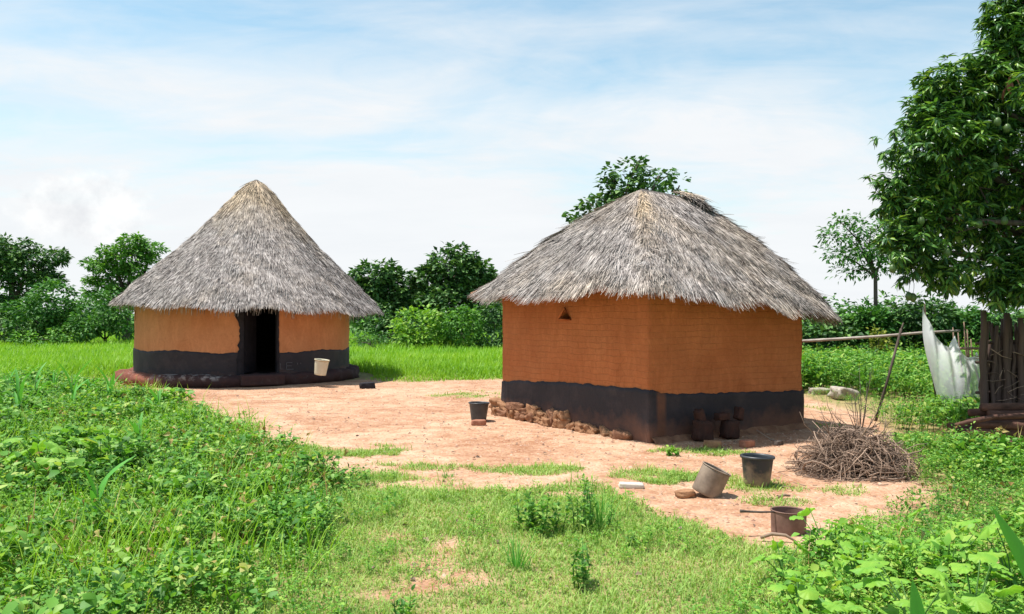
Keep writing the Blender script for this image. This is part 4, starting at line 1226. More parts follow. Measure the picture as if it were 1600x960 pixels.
# ------------------------------------------------------------------ netting
def netting():
    nu, nv = 60, 50
    top = np.array([(1442, 479, 12.45), (1450, 500, 12.4), (1461, 522, 12.35), (1474, 540, 12.3), (1484, 543, 12.3), (1490, 524, 12.4), (1496, 540, 12.25), (1503, 554, 12.2), (1514, 559, 12.2), (1523, 556, 12.2), (1527, 550, 12.2)])
    bot = np.array([(1468, 628, 12.5), (1474, 640, 12.2), (1482, 645, 12.0), (1490, 648, 11.9), (1498, 650, 11.9), (1504, 648, 11.95), (1510, 646, 11.9), (1516, 642, 11.95), (1522, 636, 12.0), (1526, 628, 12.0), (1529, 618, 12.1)])
    V, den, UV = [], [], []
    k = np.linspace(0, 1, len(top))
    for j in range(nv + 1):
        v = j / nv
        for i in range(nu + 1):
            u = i / nu
            a = np.array([np.interp(u, k, top[:, c]) for c in range(3)]); b_ = np.array([np.interp(u, k, bot[:, c]) for c in range(3)])
            p = a * (1 - v) + b_ * v
            p[0] -= 8 * math.sin(math.pi * v) * (1 - u) ** 2 - 4 * math.sin(math.pi * v) * u
            w = at(*p)
            fold = math.sin(u * 34 + 3 * v) * .03 + math.sin(u * 15 + 6 * v + 1) * .06 * v
            w[1] += fold - .18 * math.sin(math.pi * v) * math.sin(math.pi * u)
            V.append(w); UV.append((u, v))
            edge = math.exp(-v / .10) * .55 + math.exp(-(1 - u) / .06) * .3 + math.exp(-u / .08) * .25
            den.append(min(.97, .60 - .48 * v * min(1, u * 3) + edge + .14 * (.5 + .5 * math.sin(u * 34 + 3 * v)) ** 2 + .25 * (1 - u) * (1 - v)))
    i = np.arange((nv + 1) * (nu + 1)).reshape(nv + 1, nu + 1)
    q = np.stack([i[:-1, :-1], i[1:, :-1], i[1:, 1:], i[:-1, 1:]], -1).reshape(-1, 4)
    o = build('netting', np.array(V), [q], M['net'], None, True, uv=np.array(UV), attr={'dense': np.array(den)})
    tag(o, 'translucent white mosquito netting hung up to dry beside the pole fence', 'netting')
    b = MB(); t = at(1443, 477, 12.55); b.tube([(t[0] + .34, 12.75, -.05), (t[0] + .14, 12.65, .9), (t[0], 12.52, t[2] + .02)], [.013, .011, .008], 7)
    tag(b.build('stake', M['post'], None, True), 'thin upright stake holding the peak of the white netting', 'stake')
    # clothes pole and its prop
    b = MB(); b.tube([at(1236, 534, 13.9), at(1300, 530.5, 13.4), at(1370, 526, 12.95), at(1442, 520, 12.62), at(1500, 517, 12.62)], [.022, .022, .020, .019, .016], 8)
    tag(b.build('clothes_pole', M['pole_grey'], None, True), 'long bare horizontal pole running from the hut to the netting', 'pole')
    b = MB(); t = at(1408, 514, 12.78); b0 = at(1385, 596, 12.75); g = t + (b0 - t) * ((t[2] + .05) / (t[2] - b0[2]))
    b.tube([g, (g + t) / 2 + (.01, 0, 0), t], [.022, .02, .018], 7); b.tube([t - (t - g) * .05, t + (.035, .0, .09)], [.014, .01], 6)
    tag(b.build('prop_post', M['bark'], None, True), 'slanting dark prop post holding up the horizontal pole', 'post')
netting()

# ------------------------------------------------------------------ trees and bushes
def crown_leaves(rng, lobes, leaf, w, per, csize, droop=.15, up=.1, long=False, fill=.45):
    """lobes: list of (center3, radii3, nclumps)"""
    tv, tf = long_leaf_tpl(w, .3, 3) if long else leaf_tpl(w, .08, droop)
    C, O = [], []
    for (c, r, k) in lobes:
        d = rng.normal(0, 1, (k, 3)); d /= np.linalg.norm(d, axis=1)[:, None]
        rad = np.where(rng.random(k) < fill, rng.random(k) ** (1 / 3), rng.uniform(.82, 1.08, k))
        C.append(np.asarray(c) + d * rad[:, None] * np.asarray(r)); O.append(d)
    C = np.concatenate(C); O = np.concatenate(O); k = len(C)
    cs = csize * rng.uniform(.6, 1.4, k)
    nn = k * per
    Pc = np.repeat(C, per, 0); Oc = np.repeat(O, per, 0); cs = np.repeat(cs, per)
    off = rng.normal(0, 1, (nn, 3)); off /= np.linalg.norm(off, axis=1)[:, None]
    P = Pc + off * (cs * rng.random(nn) ** .6)[:, None] * np.array([1, 1, .7])
    dirv = off * .8 + Oc * .5 + np.array([0, 0, up])
    az = np.arctan2(dirv[:, 1], dirv[:, 0]); tl = np.arctan2(dirv[:, 2], np.hypot(dirv[:, 0], dirv[:, 1])) * .6 - droop
    Mx = rotmats(az, tl + rng.normal(0, .3, nn), rng.normal(0, .5, nn))
    return inst(tv, tf, Mx, P, leaf * rng.uniform(.65, 1.3, nn)), C

def tree(name, label, cat, base, lobes, mat, leaf, w=.3, per=14, csize=.3, seed=0, trunk=.12, th=None, twigs=30, group=None, droop=.15, long=False, bark='bark', fill=.45, up=.1, fork=None):
    rng = R_(seed)
    rt = empty(name, (base[0], base[1], 0)); tag(rt, label, cat, group)
    L0 = np.array([base[0], base[1], 0])
    lb = [(np.asarray(c) - L0, r, k) for (c, r, k) in lobes]
    (v, f), C = crown_leaves(rng, lb, leaf, w, per, csize, droop, up, long, fill)
    build('crown', v, f, M[mat], rt)
    b = MB()
    cz = np.mean([c[2] for c, _, _ in lb]); th = th or cz * .5
    tp = np.array([rng.normal(0, .05), rng.normal(0, .05), th])
    b.tube([(0, 0, -.1), tp * (.3, .3, .3), tp * (.8, .7, .65), tp], [trunk * 1.3, trunk, trunk * .9, trunk * .8], 9)
    for (c, r, k) in lb:
        mid = (tp + c) / 2 + rng.normal(0, .12, 3) * np.linalg.norm(c - tp) * .4
        b.tube([tp - (0, 0, th * .08), mid, c], [trunk * .55, trunk * .38, trunk * .16], 7)
        for _ in range(max(2, twigs // len(lb))):
            q = C[rng.integers(len(C))]
            if np.all(np.abs(q - c) < np.asarray(r) * 1.15):
                s = mid + (c - mid) * rng.random()
                b.tube([s, (s + q) / 2 + rng.normal(0, .08, 3), q], [trunk * .16, trunk * .11, trunk * .05], 5)
    b.build('trunk', M[bark], rt, True)
    return rt

def lobe(px, py, rx, ry, d, k, dy=0, ryd=None):
    c = at(px, py, d); c[1] += dy
    s = d / F
    return (c, (rx * s, (ryd or rx) * s, ry * s), k)

# dense dark trees between the huts
d = 42
tree('dark_tree', 'rounded dark green tree behind the eave of the round hut', 'tree', at(598, 0, d)[:2],
     [lobe(585, 440, 38, 34, d, 70), lobe(622, 455, 30, 30, d, 60), lobe(560, 455, 30, 26, d, 40), lobe(600, 490, 55, 36, d, 90)], 'dark_tree', .26, .32, 26, .30, 201, .22, twigs=20)
tree('dark_tree', 'tallest dark green tree between the two huts', 'tree', at(710, 0, d)[:2],
     [lobe(712, 425, 38, 42, d, 95), lobe(748, 432, 28, 26, d, 55), lobe(675, 448, 26, 34, d, 60), lobe(705, 480, 62, 40, d, 120), lobe(765, 470, 40, 40, d, 80), lobe(650, 480, 24, 40, d, 50)], 'dark_tree', .26, .32, 26, .30, 202, .25, twigs=20)
d = 36
tree('leafy_bush', 'bright green leafy bush before the dark trees', 'bush', at(655, 0, d)[:2], [lobe(655, 516, 36, 34, d, 90), lobe(640, 540, 30, 22, d, 40), lobe(676, 540, 22, 22, d, 30)], 'lime_bush', .22, .28, 12, .32, 203, .06, th=.3, twigs=8)
tree('leafy_bush', 'round mid green bush close behind the square hut', 'bush', at(722, 0, d)[:2], [lobe(721, 512, 31, 32, d, 100), lobe(738, 540, 28, 20, d, 40)], 'bright_bush', .15, .28, 20, .28, 204, .06, th=.3, twigs=8)
tree('leafy_bush', 'dark bush squeezed between the green bushes and the square hut', 'bush', at(772, 0, d)[:2], [lobe(772, 500, 24, 40, d + 1, 60), lobe(770, 540, 26, 20, d, 40)], 'dark_tree', .2, .3, 14, .3, 205, .06, th=.3, twigs=8)
tree('grey_bush', 'greyish half bare bush beside the round hut wall', 'bush', at(585, 0, 34)[:2], [lobe(580, 540, 26, 20, 34, 40), lobe(560, 535, 16, 24, 35, 30)], 'mid_tree', .13, .2, 8, .3, 206, .05, th=.3, twigs=40)
tree('dark_bush', 'low dark bush under the rounded dark tree', 'bush', at(615, 0, 39)[:2], [lobe(610, 520, 50, 34, 39, 80), lobe(690, 520, 60, 36, 40, 60)], 'dark_tree', .2, .3, 14, .35, 207, .08, th=.4, twigs=8)
# left trees
d = 46
tree('spreading_tree', 'spreading dark tree with flat layered boughs at the field edge', 'tree', at(20, 0, d)[:2],
     [lobe(8, 388, 46, 14, d, 70), lobe(60, 402, 42, 12, d, 60), lobe(20, 425, 50, 13, d, 70), lobe(72, 438, 30, 9, d, 36), lobe(-30, 420, 50, 40, d, 90), lobe(10, 470, 50, 30, d, 80)], 'dark_tree', .24, .28, 26, .27, 211, .28, twigs=30)
tree('feathery_tree', 'lighter green feathery tree rising behind the round hut roof', 'tree', at(198, 0, 44)[:2],
     [lobe(208, 378, 26, 8, 44, 30), lobe(178, 392, 26, 8, 44, 26), lobe(236, 392, 24, 9, 44, 26), lobe(205, 402, 34, 12, 44, 50), lobe(156, 412, 22, 8, 44, 22), lobe(180, 420, 30, 10, 44, 40), lobe(225, 422, 36, 18, 44, 50), lobe(148, 438, 18, 7, 44, 16), lobe(172, 446, 28, 9, 44, 30), lobe(210, 450, 36, 16, 44, 44), lobe(142, 458, 14, 6, 44, 10)], 'bright_bush', .21, .26, 22, .22, 212, .2, twigs=30)
tree('leafy_bush', 'broad bright bush at the foot of the spreading tree', 'bush', at(85, 0, 40)[:2], [lobe(80, 475, 36, 34, 40, 90), lobe(50, 495, 40, 30, 40, 70), lobe(100, 500, 20, 24, 40, 36)], 'mid_tree', .22, .28, 14, .24, 213, .08, th=.4, twigs=8)
tree('leafy_bush', 'dense bush below the feathery tree beside the round hut', 'bush', at(165, 0, 40)[:2], [lobe(160, 490, 40, 36, 40, 90), lobe(200, 500, 36, 30, 40, 70), lobe(135, 510, 26, 22, 39, 40)], 'mid_tree', .20, .28, 14, .24, 214, .08, th=.4, twigs=8)
tree('dark_bush', 'dark hedge bush at the field edge below the spreading tree', 'bush', at(10, 0, 41)[:2], [lobe(0, 505, 46, 32, 41, 90), lobe(-50, 490, 40, 40, 41, 40), lobe(45, 520, 30, 18, 40, 40)], 'dark_tree', .2, .28, 14, .24, 215, .08, th=.4, twigs=8)
tree('low_bush', 'low light green bush in the far gap between the trees', 'bush', at(118, 0, 39)[:2], [lobe(112, 522, 30, 15, 39, 50), lobe(60, 530, 40, 12, 38, 40)], 'bright_bush', .17, .28, 12, .28, 216, .05, th=.3, twigs=5)
# tree behind the square hut
d = 25
tree('sparse_tree', 'sparse round leaved tree rising behind the ridge of the square hut', 'tree', (3.4, d),
     [lobe(985, 268, 34, 18, d, 23), lobe(1030, 275, 24, 18, d, 13), lobe(975, 300, 34, 20, d, 27), lobe(1010, 300, 40, 16, d, 18), lobe(940, 322, 34, 18, d, 27), lobe(905, 338, 18, 9, d, 9), lobe(955, 300, 26, 18, d, 14), lobe(1062, 290, 16, 20, d, 5), lobe(1000, 340, 60, 30, d, 18), lobe(955, 280, 14, 10, d, 5)],
     'dark_tree', .17, .42, 9, .17, 221, .13, th=2.8, twigs=130, fill=.7)
# thin tree by the mango
d = 25
tree('slender_tree', 'slender pale green tree with a thin bare trunk behind the clothes pole', 'tree', at(1370, 0, d)[:2],
     [lobe(1322, 366, 38, 12, d, 26), lobe(1362, 354, 40, 17, d, 40), lobe(1312, 396, 36, 11, d, 21), lobe(1352, 392, 40, 15, d, 40), lobe(1387, 384, 30, 21, d, 40), lobe(1332, 422, 28, 11, d, 14), lobe(1377, 416, 26, 15, d, 21), lobe(1310, 344, 20, 9, d, 7)],
     'mid_tree', .17, .2, 9, .28, 222, .065, th=2.9, twigs=100, fill=.7)
# hedge at right
d = 24
hd = [('leafy_bush', 'dark leafy bush just behind the eave corner of the square hut', 1290, 520, 44, 24, 'dark_tree', 231), ('leafy_bush', 'light green bush at the foot of the slender tree', 1362, 505, 30, 22, 'mid_tree', 232),
      ('leafy_bush', 'tallest dark bush behind the peak of the netting', 1438, 497, 46, 32, 'dark_tree', 233), ('leafy_bush', 'green bush behind the white netting and pole fence', 1500, 508, 40, 26, 'mid_tree', 234), ('leafy_bush', 'dark bush behind the tall poles of the fence', 1560, 515, 50, 30, 'dark_tree', 235)]
for (nm, lab, px, py, rx, ry, mt, sd) in hd:
    tree(nm, lab, 'bush', at(px, 0, d)[:2], [lobe(px, py, rx, ry, d, 100), lobe(px - rx * .5, py + 12, rx * .7, ry, d, 60), lobe(px + rx * .5, py + 10, rx * .7, ry, d, 60)], mt, .17, .28, 12, .24, sd, .06, th=.4, twigs=10)
tree('yellow_bush', 'small yellow green bush under the horizontal pole', 'bush', at(1378, 0, 21)[:2], [lobe(1372, 525, 9, 9, 21, 16), lobe(1380, 540, 12, 12, 21, 24)], 'yellow_bush', .09, .3, 10, .12, 236, .03, th=.3, twigs=6)

# far wood closing the horizon
def far_wood():
    rng = R_(241)
    lobes = []
    for i in range(150):
        x = rng.uniform(-75, 75); y = rng.uniform(60, 85)
        h = rng.uniform(1.2, 2.4)
        lobes.append((np.array([x, y, h * .6]), (rng.uniform(1.5, 3), 1.5, h), 16))
    (v, f), C = crown_leaves(rng, lobes, .5, .32, 8, .7)
    stuff('far_wood', v, f, M['dark_tree'], 'low dark line of distant woodland along the horizon', 'woodland')
far_wood()

# ------------------------------------------------------------------ mango tree
def mango_tree():
    rng = R_(251)
    d = 11.0
    base = np.array([8.9, 11.6, 0])
    rt = empty('mango_tree', base); tag(rt, 'large spreading mango tree overhanging the pole fence', 'tree')
    S_ = [(px + (22 if px < 1470 else 0), py, rx, ry, dd, max(4, int(k * (.78 if py < 330 else .64)))) for (px, py, rx, ry, dd, k) in [(1590, 40, 45, 40, 11, 40), (1520, 150, 60, 50, 11, 60), (1450, 170, 45, 35, 11, 42), (1590, 140, 60, 70, 11, 60), (1425, 215, 50, 40, 10.6, 50), (1500, 240, 65, 60, 10.8, 70), (1580, 260, 60, 70, 11, 70),
          (1395, 300, 40, 30, 10.8, 36), (1430, 340, 50, 45, 10.8, 54), (1500, 340, 55, 55, 11.2, 46), (1580, 350, 50, 50, 11, 36), (1400, 385, 36, 36, 10.6, 40), (1450, 410, 42, 24, 10.7, 36), (1420, 425, 30, 14, 10.8, 16), (1590, 420, 55, 28, 10.8, 46), (1535, 440, 26, 16, 10.9, 10), (1375, 305, 18, 26, 10.8, 12),
          (1660, 200, 80, 140, 11, 70), (1660, 400, 70, 50, 11, 40), (1560, 200, 70, 80, 12.2, 60), (1500, 300, 70, 90, 12.2, 50), (1450, 300, 60, 60, 12, 40), (1620, 320, 70, 90, 12.2, 60), (1700, 60, 110, 90, 11.5, 60), (1780, 250, 120, 160, 11.5, 70), (1700, 250, 120, 160, 13, 70), (1640, 60, 60, 60, 12.5, 30), (1750, 200, 150, 150, 9.6, 60), (1900, 250, 160, 160, 12, 60), (2050, 150, 170, 170, 10.5, 60), (1850, 50, 170, 140, 13.5, 60), (1750, 330, 120, 90, 14, 50), (2000, 330, 160, 120, 9.5, 50), (1572, 70, 32, 42, 11, 34), (1600, 0, 50, 50, 11, 44), (1545, 115, 40, 34, 11, 30), (1480, 130, 34, 26, 11, 20), (1570, 440, 40, 22, 10.7, 30), (1620, 440, 40, 26, 10.7, 30)]]
    tv, tf = long_leaf_tpl(.125, .38, 3, .035)
    C = []; O = []
    for (px, py, rx, ry, dd, k) in S_:
        c, r, _ = lobe(px, py, rx, ry, dd, k)
        r = (r[0], r[0] * .9, r[2])
        q = rng.normal(0, 1, (k, 3)); q /= np.linalg.norm(q, axis=1)[:, None]
        rad = np.where(rng.random(k) < .4, rng.random(k) ** (1 / 3), rng.uniform(.8, 1.06, k))
        C.append(c + q * rad[:, None] * r); O.append(q)
    C = np.concatenate(C); O = np.concatenate(O); k = len(C)
    per_shoot = 15
    # each clump: 4 shoots with a whorl of long drooping leaves
    sh = 4
    SC_ = np.repeat(C, sh, 0) + rng.normal(0, .10, (k * sh, 3)); SO = np.repeat(O, sh, 0) + rng.normal(0, .5, (k * sh, 3)) + (0, 0, .35)
    n = len(SC_) * per_shoot
    P = np.repeat(SC_, per_shoot, 0) + rng.normal(0, .012, (n, 3))
    az = rng.uniform(0, 6.28, n); ax = np.repeat(SO, per_shoot, 0)
    dirv = np.stack([np.cos(az), np.sin(az), rng.uniform(-.3, .45, n)], -1) + ax * .45
    az = np.arctan2(dirv[:, 1], dirv[:, 0]); tl = np.arctan2(dirv[:, 2], np.hypot(dirv[:, 0], dirv[:, 1])) - rng.uniform(.05, .75, n)
    v, f = inst(tv, tf, rotmats(az, tl, rng.normal(0, .5, n)), P - base, rng.uniform(.07, .16, n))
    build('crown', v, f, M['mango'], rt)
    b = MB()
    tp = np.array([-.2, -.1, 2.0])
    b.tube([(0, 0, -.2), (.05, 0, .8), tp * (.8, .8, .8), tp], [.34, .26, .24, .22], 12)
    for (px, py, rx, ry, dd, k_) in S_:
        if py > 395: continue
        c = at(px, py, dd) - base
        mid = tp * .45 + c * .55 + rng.normal(0, .25, 3)
        b.tube([tp - (0, 0, .2), tp * .75 + c * .25 + rng.normal(0, .12, 3), mid, c], [.11, .085, .05, .018], 7)
        for _ in range(7):
            q = C[rng.integers(k)] - base
            if np.linalg.norm(q - c) < 1.0: b.tube([mid + (c - mid) * rng.random(), (c + q) / 2 + rng.normal(0, .06, 3), q], [.018, .012, .006], 5)
    b.build('trunk', M['bark'], rt, True)
    # hanging green fruit
    for (px, py) in [(1420, 463), (1427, 465), (1488, 452), (1494, 456), (1560, 190), (1575, 200), (1440, 345), (1530, 350), (1555, 260), (1480, 395), (1395, 420), (1570, 345)]:
        c = at(px, py, 10.35 if py < 440 else 10.75) - base
        b = MB()
        b.lathe([(.001, -.055), (.022, -.05), (.038, -.025), (.042, .0), (.036, .028), (.018, .05), (.001, .055)], 14, c)
        b.tube([c + (0, 0, .05), c + (.01, 0, .12), c + (.02, .02, .18)], [.003, .003, .004], 4)
        b.build('mango', M['green_fruit'], rt, True)
    # withered leaf cluster
    c = at(1577, 125, 10.5) - base; nn = 7
    v, f = inst(tv, tf, rotmats(rng.uniform(0, 6.3, nn), rng.normal(-1.1, .3, nn), rng.normal(0, .4, nn)), c + rng.normal(0, .04, (nn, 3)), rng.uniform(.12, .22, nn))
    build('withered_leaves', v, f, M['dead_leaf'], rt)
mango_tree()

# ------------------------------------------------------------------ single plants
def leafy_weed(loc, h, nst, nl, leaf, w, seed, label, mat='weed', name='tall_weed', spread=.12, cat='weed', thin=.35):
    rng = R_(seed); rt = empty(name, (*loc[:2], 0)); tag(rt, label, cat)
    sb = MB(); V, Fq, off = [], [], 0; tv, tf = oval_leaf_tpl(w, .07, .15)
    for s in range(nst):
        a = rng.uniform(0, 6.28); r0 = rng.uniform(0, spread); bx = np.array([math.cos(a) * r0, math.sin(a) * r0, -.02])
        hh = h * rng.uniform(.6, 1.05); tip = bx * 1.25 + np.array([rng.normal(0, .08 * hh), rng.normal(0, .08 * hh), hh])
        mid = (bx + tip) / 2 + rng.normal(0, .012, 3)
        sb.tube([bx, mid, tip], [.0045, .0035, .0015], 5)
        t = rng.uniform(.12, 1, nl); P = bx + (tip - bx) * t[:, None] + rng.normal(0, .012, (nl, 3))
        az = rng.uniform(0, 6.28, nl)
        v, f = inst(tv, tf, rotmats(az, rng.normal(.45, .35, nl), rng.normal(0, .4, nl)), P, leaf * rng.uniform(.6, 1.2, nl) * (1.2 - thin * t))
        V.append(v); Fq.append(f[0] + off); off += len(v)
    build('leaves', np.concatenate(V), [np.concatenate(Fq)], M[mat], rt); sb.build('stem', M['green_stem'], rt, True)
    return rt
g = gd(842, 826); leafy_weed(g, .33, 15, 24, .055, .25, 301, 'broad clump of upright leafy weeds in the middle of the grass', spread=.24)
g = gd(915, 826); leafy_weed(g, .38, 11, 30, .05, .18, 302, 'taller narrow weed clump touching the broad clump in the grass', spread=.17)
g = gd(912, 912); leafy_weed(g, .27, 7, 22, .048, .25, 303, 'small leafy weed standing alone below the weed clumps', spread=.10)
g = gd(990, 850); leafy_weed(g, .14, 3, 16, .035, .25, 304, 'little dark sprig on the grass near the flat white stone', spread=.04)
g = gd(638, 968); leafy_weed(g, .17, 4, 18, .04, .28, 305, 'little dark weed by the worn bare patches at the bottom', spread=.06)
g = gd(1052, 710); leafy_weed(g, .13, 5, 14, .05, .3, 306, 'low weed on the earth below the worn hut corner', 'weed_light', spread=.12)
g = gd(445, 722); leafy_weed(g, .40, 7, 24, .06, .2, 307, 'dark seedy weed on the bank edge facing the gravel', spread=.2)
g = at(1494, 0, 12.75); leafy_weed(g, .85, 16, 40, .10, .3, 308, 'bushy green weed growing behind the lower half of the netting', 'weed', spread=.22, name='bushy_weed')
def grass_tuft(loc, h, n, seed, label, w=.004):
    rng = R_(seed); x = rng.normal(0, .035, n); y = rng.normal(0, .035, n)
    tv, tf = blade_tpl(1, .22); az = np.arctan2(y, x) + rng.normal(0, .4, n)
    v, f = inst(tv, tf, rotmats(az, np.pi / 2 - np.abs(rng.normal(.0, .32, n)), rng.normal(0, .3, n)), np.stack([x, y, np.full(n, -.01)], -1), np.stack([np.full(n, w), h * rng.uniform(.5, 1.1, n), h * rng.uniform(.6, 1, n)], -1))
    o = build('grass_tuft', v, f, M['maize']); o.location = (*[float(t) for t in loc[:2]], 0); tag(o, label, 'grass tuft'); return o
g = gd(808, 882); grass_tuft(g, .25, 40, 311, 'thin spiky grass tuft before the weed clumps')
g = gd(938, 822); grass_tuft(g, .33, 46, 312, 'tall grass tuft at the edge of the narrow weed clump')
g = gd(700, 745); grass_tuft(g, .06, 40, 313, 'tiny grass tuft where the lawn meets the bare yard')

def maize(loc, h, n, seed, label, group=None, lw=.055):
    rng = R_(seed); rt = empty('maize_plant', (*loc[:2], 0)); tag(rt, label, 'maize plant', group)
    b = MB(); b.tube([(0, 0, -.03), (.01, 0, h * .45), (.0, .01, h * .8)], [.013, .010, .005], 7); b.build('stalk', M['green_stem'], rt, True)
    tv, tf = long_leaf_tpl(1.0, .30, 7, .018)
    for k in range(n):
        az = k * 2.6 + rng.normal(0, .4); ln = h * rng.uniform(.5, .75)
        v, f = inst(tv, tf, rotmats(np.array([az]), np.array([rng.uniform(1.0, 1.42)]), np.array([rng.normal(0, .2)])), np.array([[0, 0, h * (.12 + .62 * k / n)]]), np.array([[lw * rng.uniform(.4, .6), ln, ln * rng.uniform(.5, 1.5)]]))
        build('leaf', v, f, M['maize'], rt, True)
mz = [(30, 668, .80, 'tall maize plant standing in the weeds at the picture edge'), (55, 645, .7, 'maize plant with arching blades by the tall maize'), (112, 660, .82, 'broad bladed maize plant amid the weed bank'), (140, 640, .55, 'short maize plant near the middle of the maize patch'),
      (172, 648, .72, 'maize plant nearest to the round hut ledge'), (85, 625, .6, 'small far maize plant at the rear of the weed bank'), (10, 630, .6, 'maize plant half cut by the picture edge, far back'), (247, 660, .55, 'lone maize shoot before the red end of the hut ledge'), (152, 840, .48, 'solitary maize shoot deep in the nearer weeds'), (218, 720, .5, 'maize shoot between the hut ledge and the nearer weeds')]
for i, (px, py, h, lab) in enumerate(mz):
    maize(gd(px, py), h, 6, 330 + i, lab, 'maize plants in the weed bank', .05)

def broad_plant(loc, h, nl, size, seed, label, mat='squash', lobed=True, cat='leafy plant', name='broadleaf_plant'):
    """plant with big lobed leaves on long stalks"""
    rng = R_(seed); rt = empty(name, (*loc[:2], 0)); tag(rt, label, cat)
    sb = MB()
    n = 40; a = np.linspace(0, 2 * np.pi, n, endpoint=False)
    rr = (.92 + .24 * np.cos(5 * a) + .05 * np.cos(13 * a) - .3 * np.exp(-((a - np.pi) / .25) ** 2)) if lobed else (1 - .35 * np.exp(-((a - np.pi) / .3) ** 2)) * (1 + .18 * np.cos(a))
    for k in range(nl):
        az = k * 2.4 + rng.normal(0, .3); out = rng.uniform(.12, .5) * h; z = h * rng.uniform(.4, 1.05)
        tip = np.array([math.cos(az) * out, math.sin(az) * out, z])
        sb.tube([(0, 0, -.02), tip * (.35, .35, .6), tip], [.005, .0035, .0025], 6)
        s = size * rng.uniform(.65, 1.15)
        rows = [np.array([[0, 0, 0]])]
        for q in (.35, .7, 1.0):
            wob = (.07 * np.sin(a * 3 + k) + .05 * np.cos(a * 5)) * q * q + .05 * np.sin(a * 11 + 2 * k) * q * (q > .5)
            rows.append(np.stack([np.cos(a) * rr * q, np.sin(a) * rr * q, .10 * q - .28 * q * q + wob + .03 * np.cos(a * 10) * q], -1))
        v = np.concatenate(rows) * s * .5 + np.array([s * .25, 0, 0])
        tlt = rng.normal(-.3, .42); ct, st = math.cos(tlt), math.sin(tlt)
        v = np.stack([v[:, 0] * ct - v[:, 2] * st, v[:, 1], v[:, 0] * st + v[:, 2] * ct], -1)
        ca, sa = math.cos(az), math.sin(az); v = np.stack([v[:, 0] * ca - v[:, 1] * sa, v[:, 0] * sa + v[:, 1] * ca, v[:, 2]], -1) + tip
        tri = np.array([(0, 1 + i, 1 + (i + 1) % n) for i in range(n)])
        quad = np.array([(1 + r * n + i, 1 + (r + 1) * n + i, 1 + (r + 1) * n + (i + 1) % n, 1 + r * n + (i + 1) % n) for r in range(2) for i in range(n)])
        build('leaf', v, [tri, quad], M[mat], rt, True)
    sb.build('stem', M['green_stem'], rt, True)
    return rt
def near(px, py, h, d): return at(px, py, d)[:2]
bp = [((1222, 5.0), .27, 6, .15, 'pale broad leaved plant partly hiding the rusty can'), ((1292, 5.2), .40, 6, .15, 'broad leaved plant standing against the earth beside the rusty can'), ((1345, 4.7), .42, 7, .16, 'broad leaved plant between the rusty can and the picture corner'), ((1430, 4.0), .42, 8, .19, 'big yellow green leafy plant at the bottom edge'),
      ((1520, 4.1), .45, 8, .19, 'big leafy plant below the large single blade'), ((1330, 3.9), .34, 7, .16, 'lower broad leaved plant at the bottom before the weeds'), ((1585, 4.6), .5, 8, .2, 'broad leaved plant at the picture edge near the blade'), ((1250, 4.3), .3, 6, .13, 'small broad leaved plant at the edge of the lawn'), ((1480, 5.0), .45, 7, .15, 'broad leaved plant amid the fine weeds below the logs'),
      ((70, 7.6), .55, 8, .22, 'pumpkin like plant with grey green leaves in the weed bank'), ((130, 8.2), .5, 7, .18, 'second grey green broad plant deeper in the weed bank')]
for i, ((px, d), h, nl, sz, lab) in enumerate(bp):
    broad_plant(((px - 800) / F * d, d), h * .92, nl + 2, sz * (.72 if i < 9 else 1), 360 + i, lab, 'squash', lobed=i % 3 != 1)
# single big blades (canna / young maize) close to the camera
def blade_plant(px0, py0, px1, py1, d, w, label, others=(), seed=0, lean=.0):
    tip = at(px1, py1, d - lean); base = at(px0, py0, d); base[2] = 0
    rt = empty('blade_plant', (*base[:2], 0)); tag(rt, label, 'blade plant')
    def leaf(b0, t0, w, sag):
        n = 12; t = np.linspace(0, 1, n); ax = t0 - b0
        side = np.cross(ax, (0, 1, .2)); side /= np.linalg.norm(side); nr = np.cross(side, ax); nr /= np.linalg.norm(nr)
        mid = b0 + ax * t[:, None] + np.array([0, 0, 1]) * (sag * np.sin(np.pi * t))[:, None]
        pw = w * np.sin(np.pi * np.clip(t * .9 + .1, 0, 1)) ** .8; pw[-1] = .001
        L_ = mid - side * pw[:, None] + nr * pw[:, None] * .3; R2 = mid + side * pw[:, None] + nr * pw[:, None] * .3
        v = np.concatenate([L_, mid, R2]); q = []
        for i in range(n - 1): q += [(i, n + i, n + i + 1, i + 1), (n + i, 2 * n + i, 2 * n + i + 1, n + i + 1)]
        build('leaf', v, [np.array(q)], M['maize'], rt, True)
    leaf(np.array([0, 0, .05]), tip - np.array([*base[:2], 0]), w, .06)
    for (dx, dy, z, w2) in others: leaf(np.array([0, 0, .03]), np.array([dx, dy, z]), w2, .05)
    b = MB(); b.tube([(0, 0, -.03), (0, 0, .15)], [.014, .008], 7); b.build('stem', M['green_stem'], rt, True)
blade_plant(1690, 0, 1549, 792, 3.5, .036, 'large smooth green blade leaf rising at the picture edge', [(.25, .1, .5, .035), (.1, -.2, .35, .03)])
blade_plant(1450, 0, 1424, 905, 3.35, .032, 'dark green upright blade plant at the bottom edge', [(-.10, .05, .36, .026), (.12, .0, .35, .03)])

# ------------------------------------------------------------------ sun, sky, camera
EL, AZX, AZY = math.radians(71), -.98, .06
h = math.hypot(AZX, AZY); sx, sy = AZX / h * math.cos(EL), AZY / h * math.cos(EL); sz = math.sin(EL)
sd = bpy.data.lights.new('sun', 'SUN'); sd.energy = 5.0; sd.angle = math.radians(.53); sd.color = (1, .955, .89)
so = bpy.data.objects.new('sun', sd); COL.objects.link(so)
so.rotation_euler = Vector((-sx, -sy, -sz)).to_track_quat('-Z', 'Y').to_euler(); so.location = (-10, -5, 30)

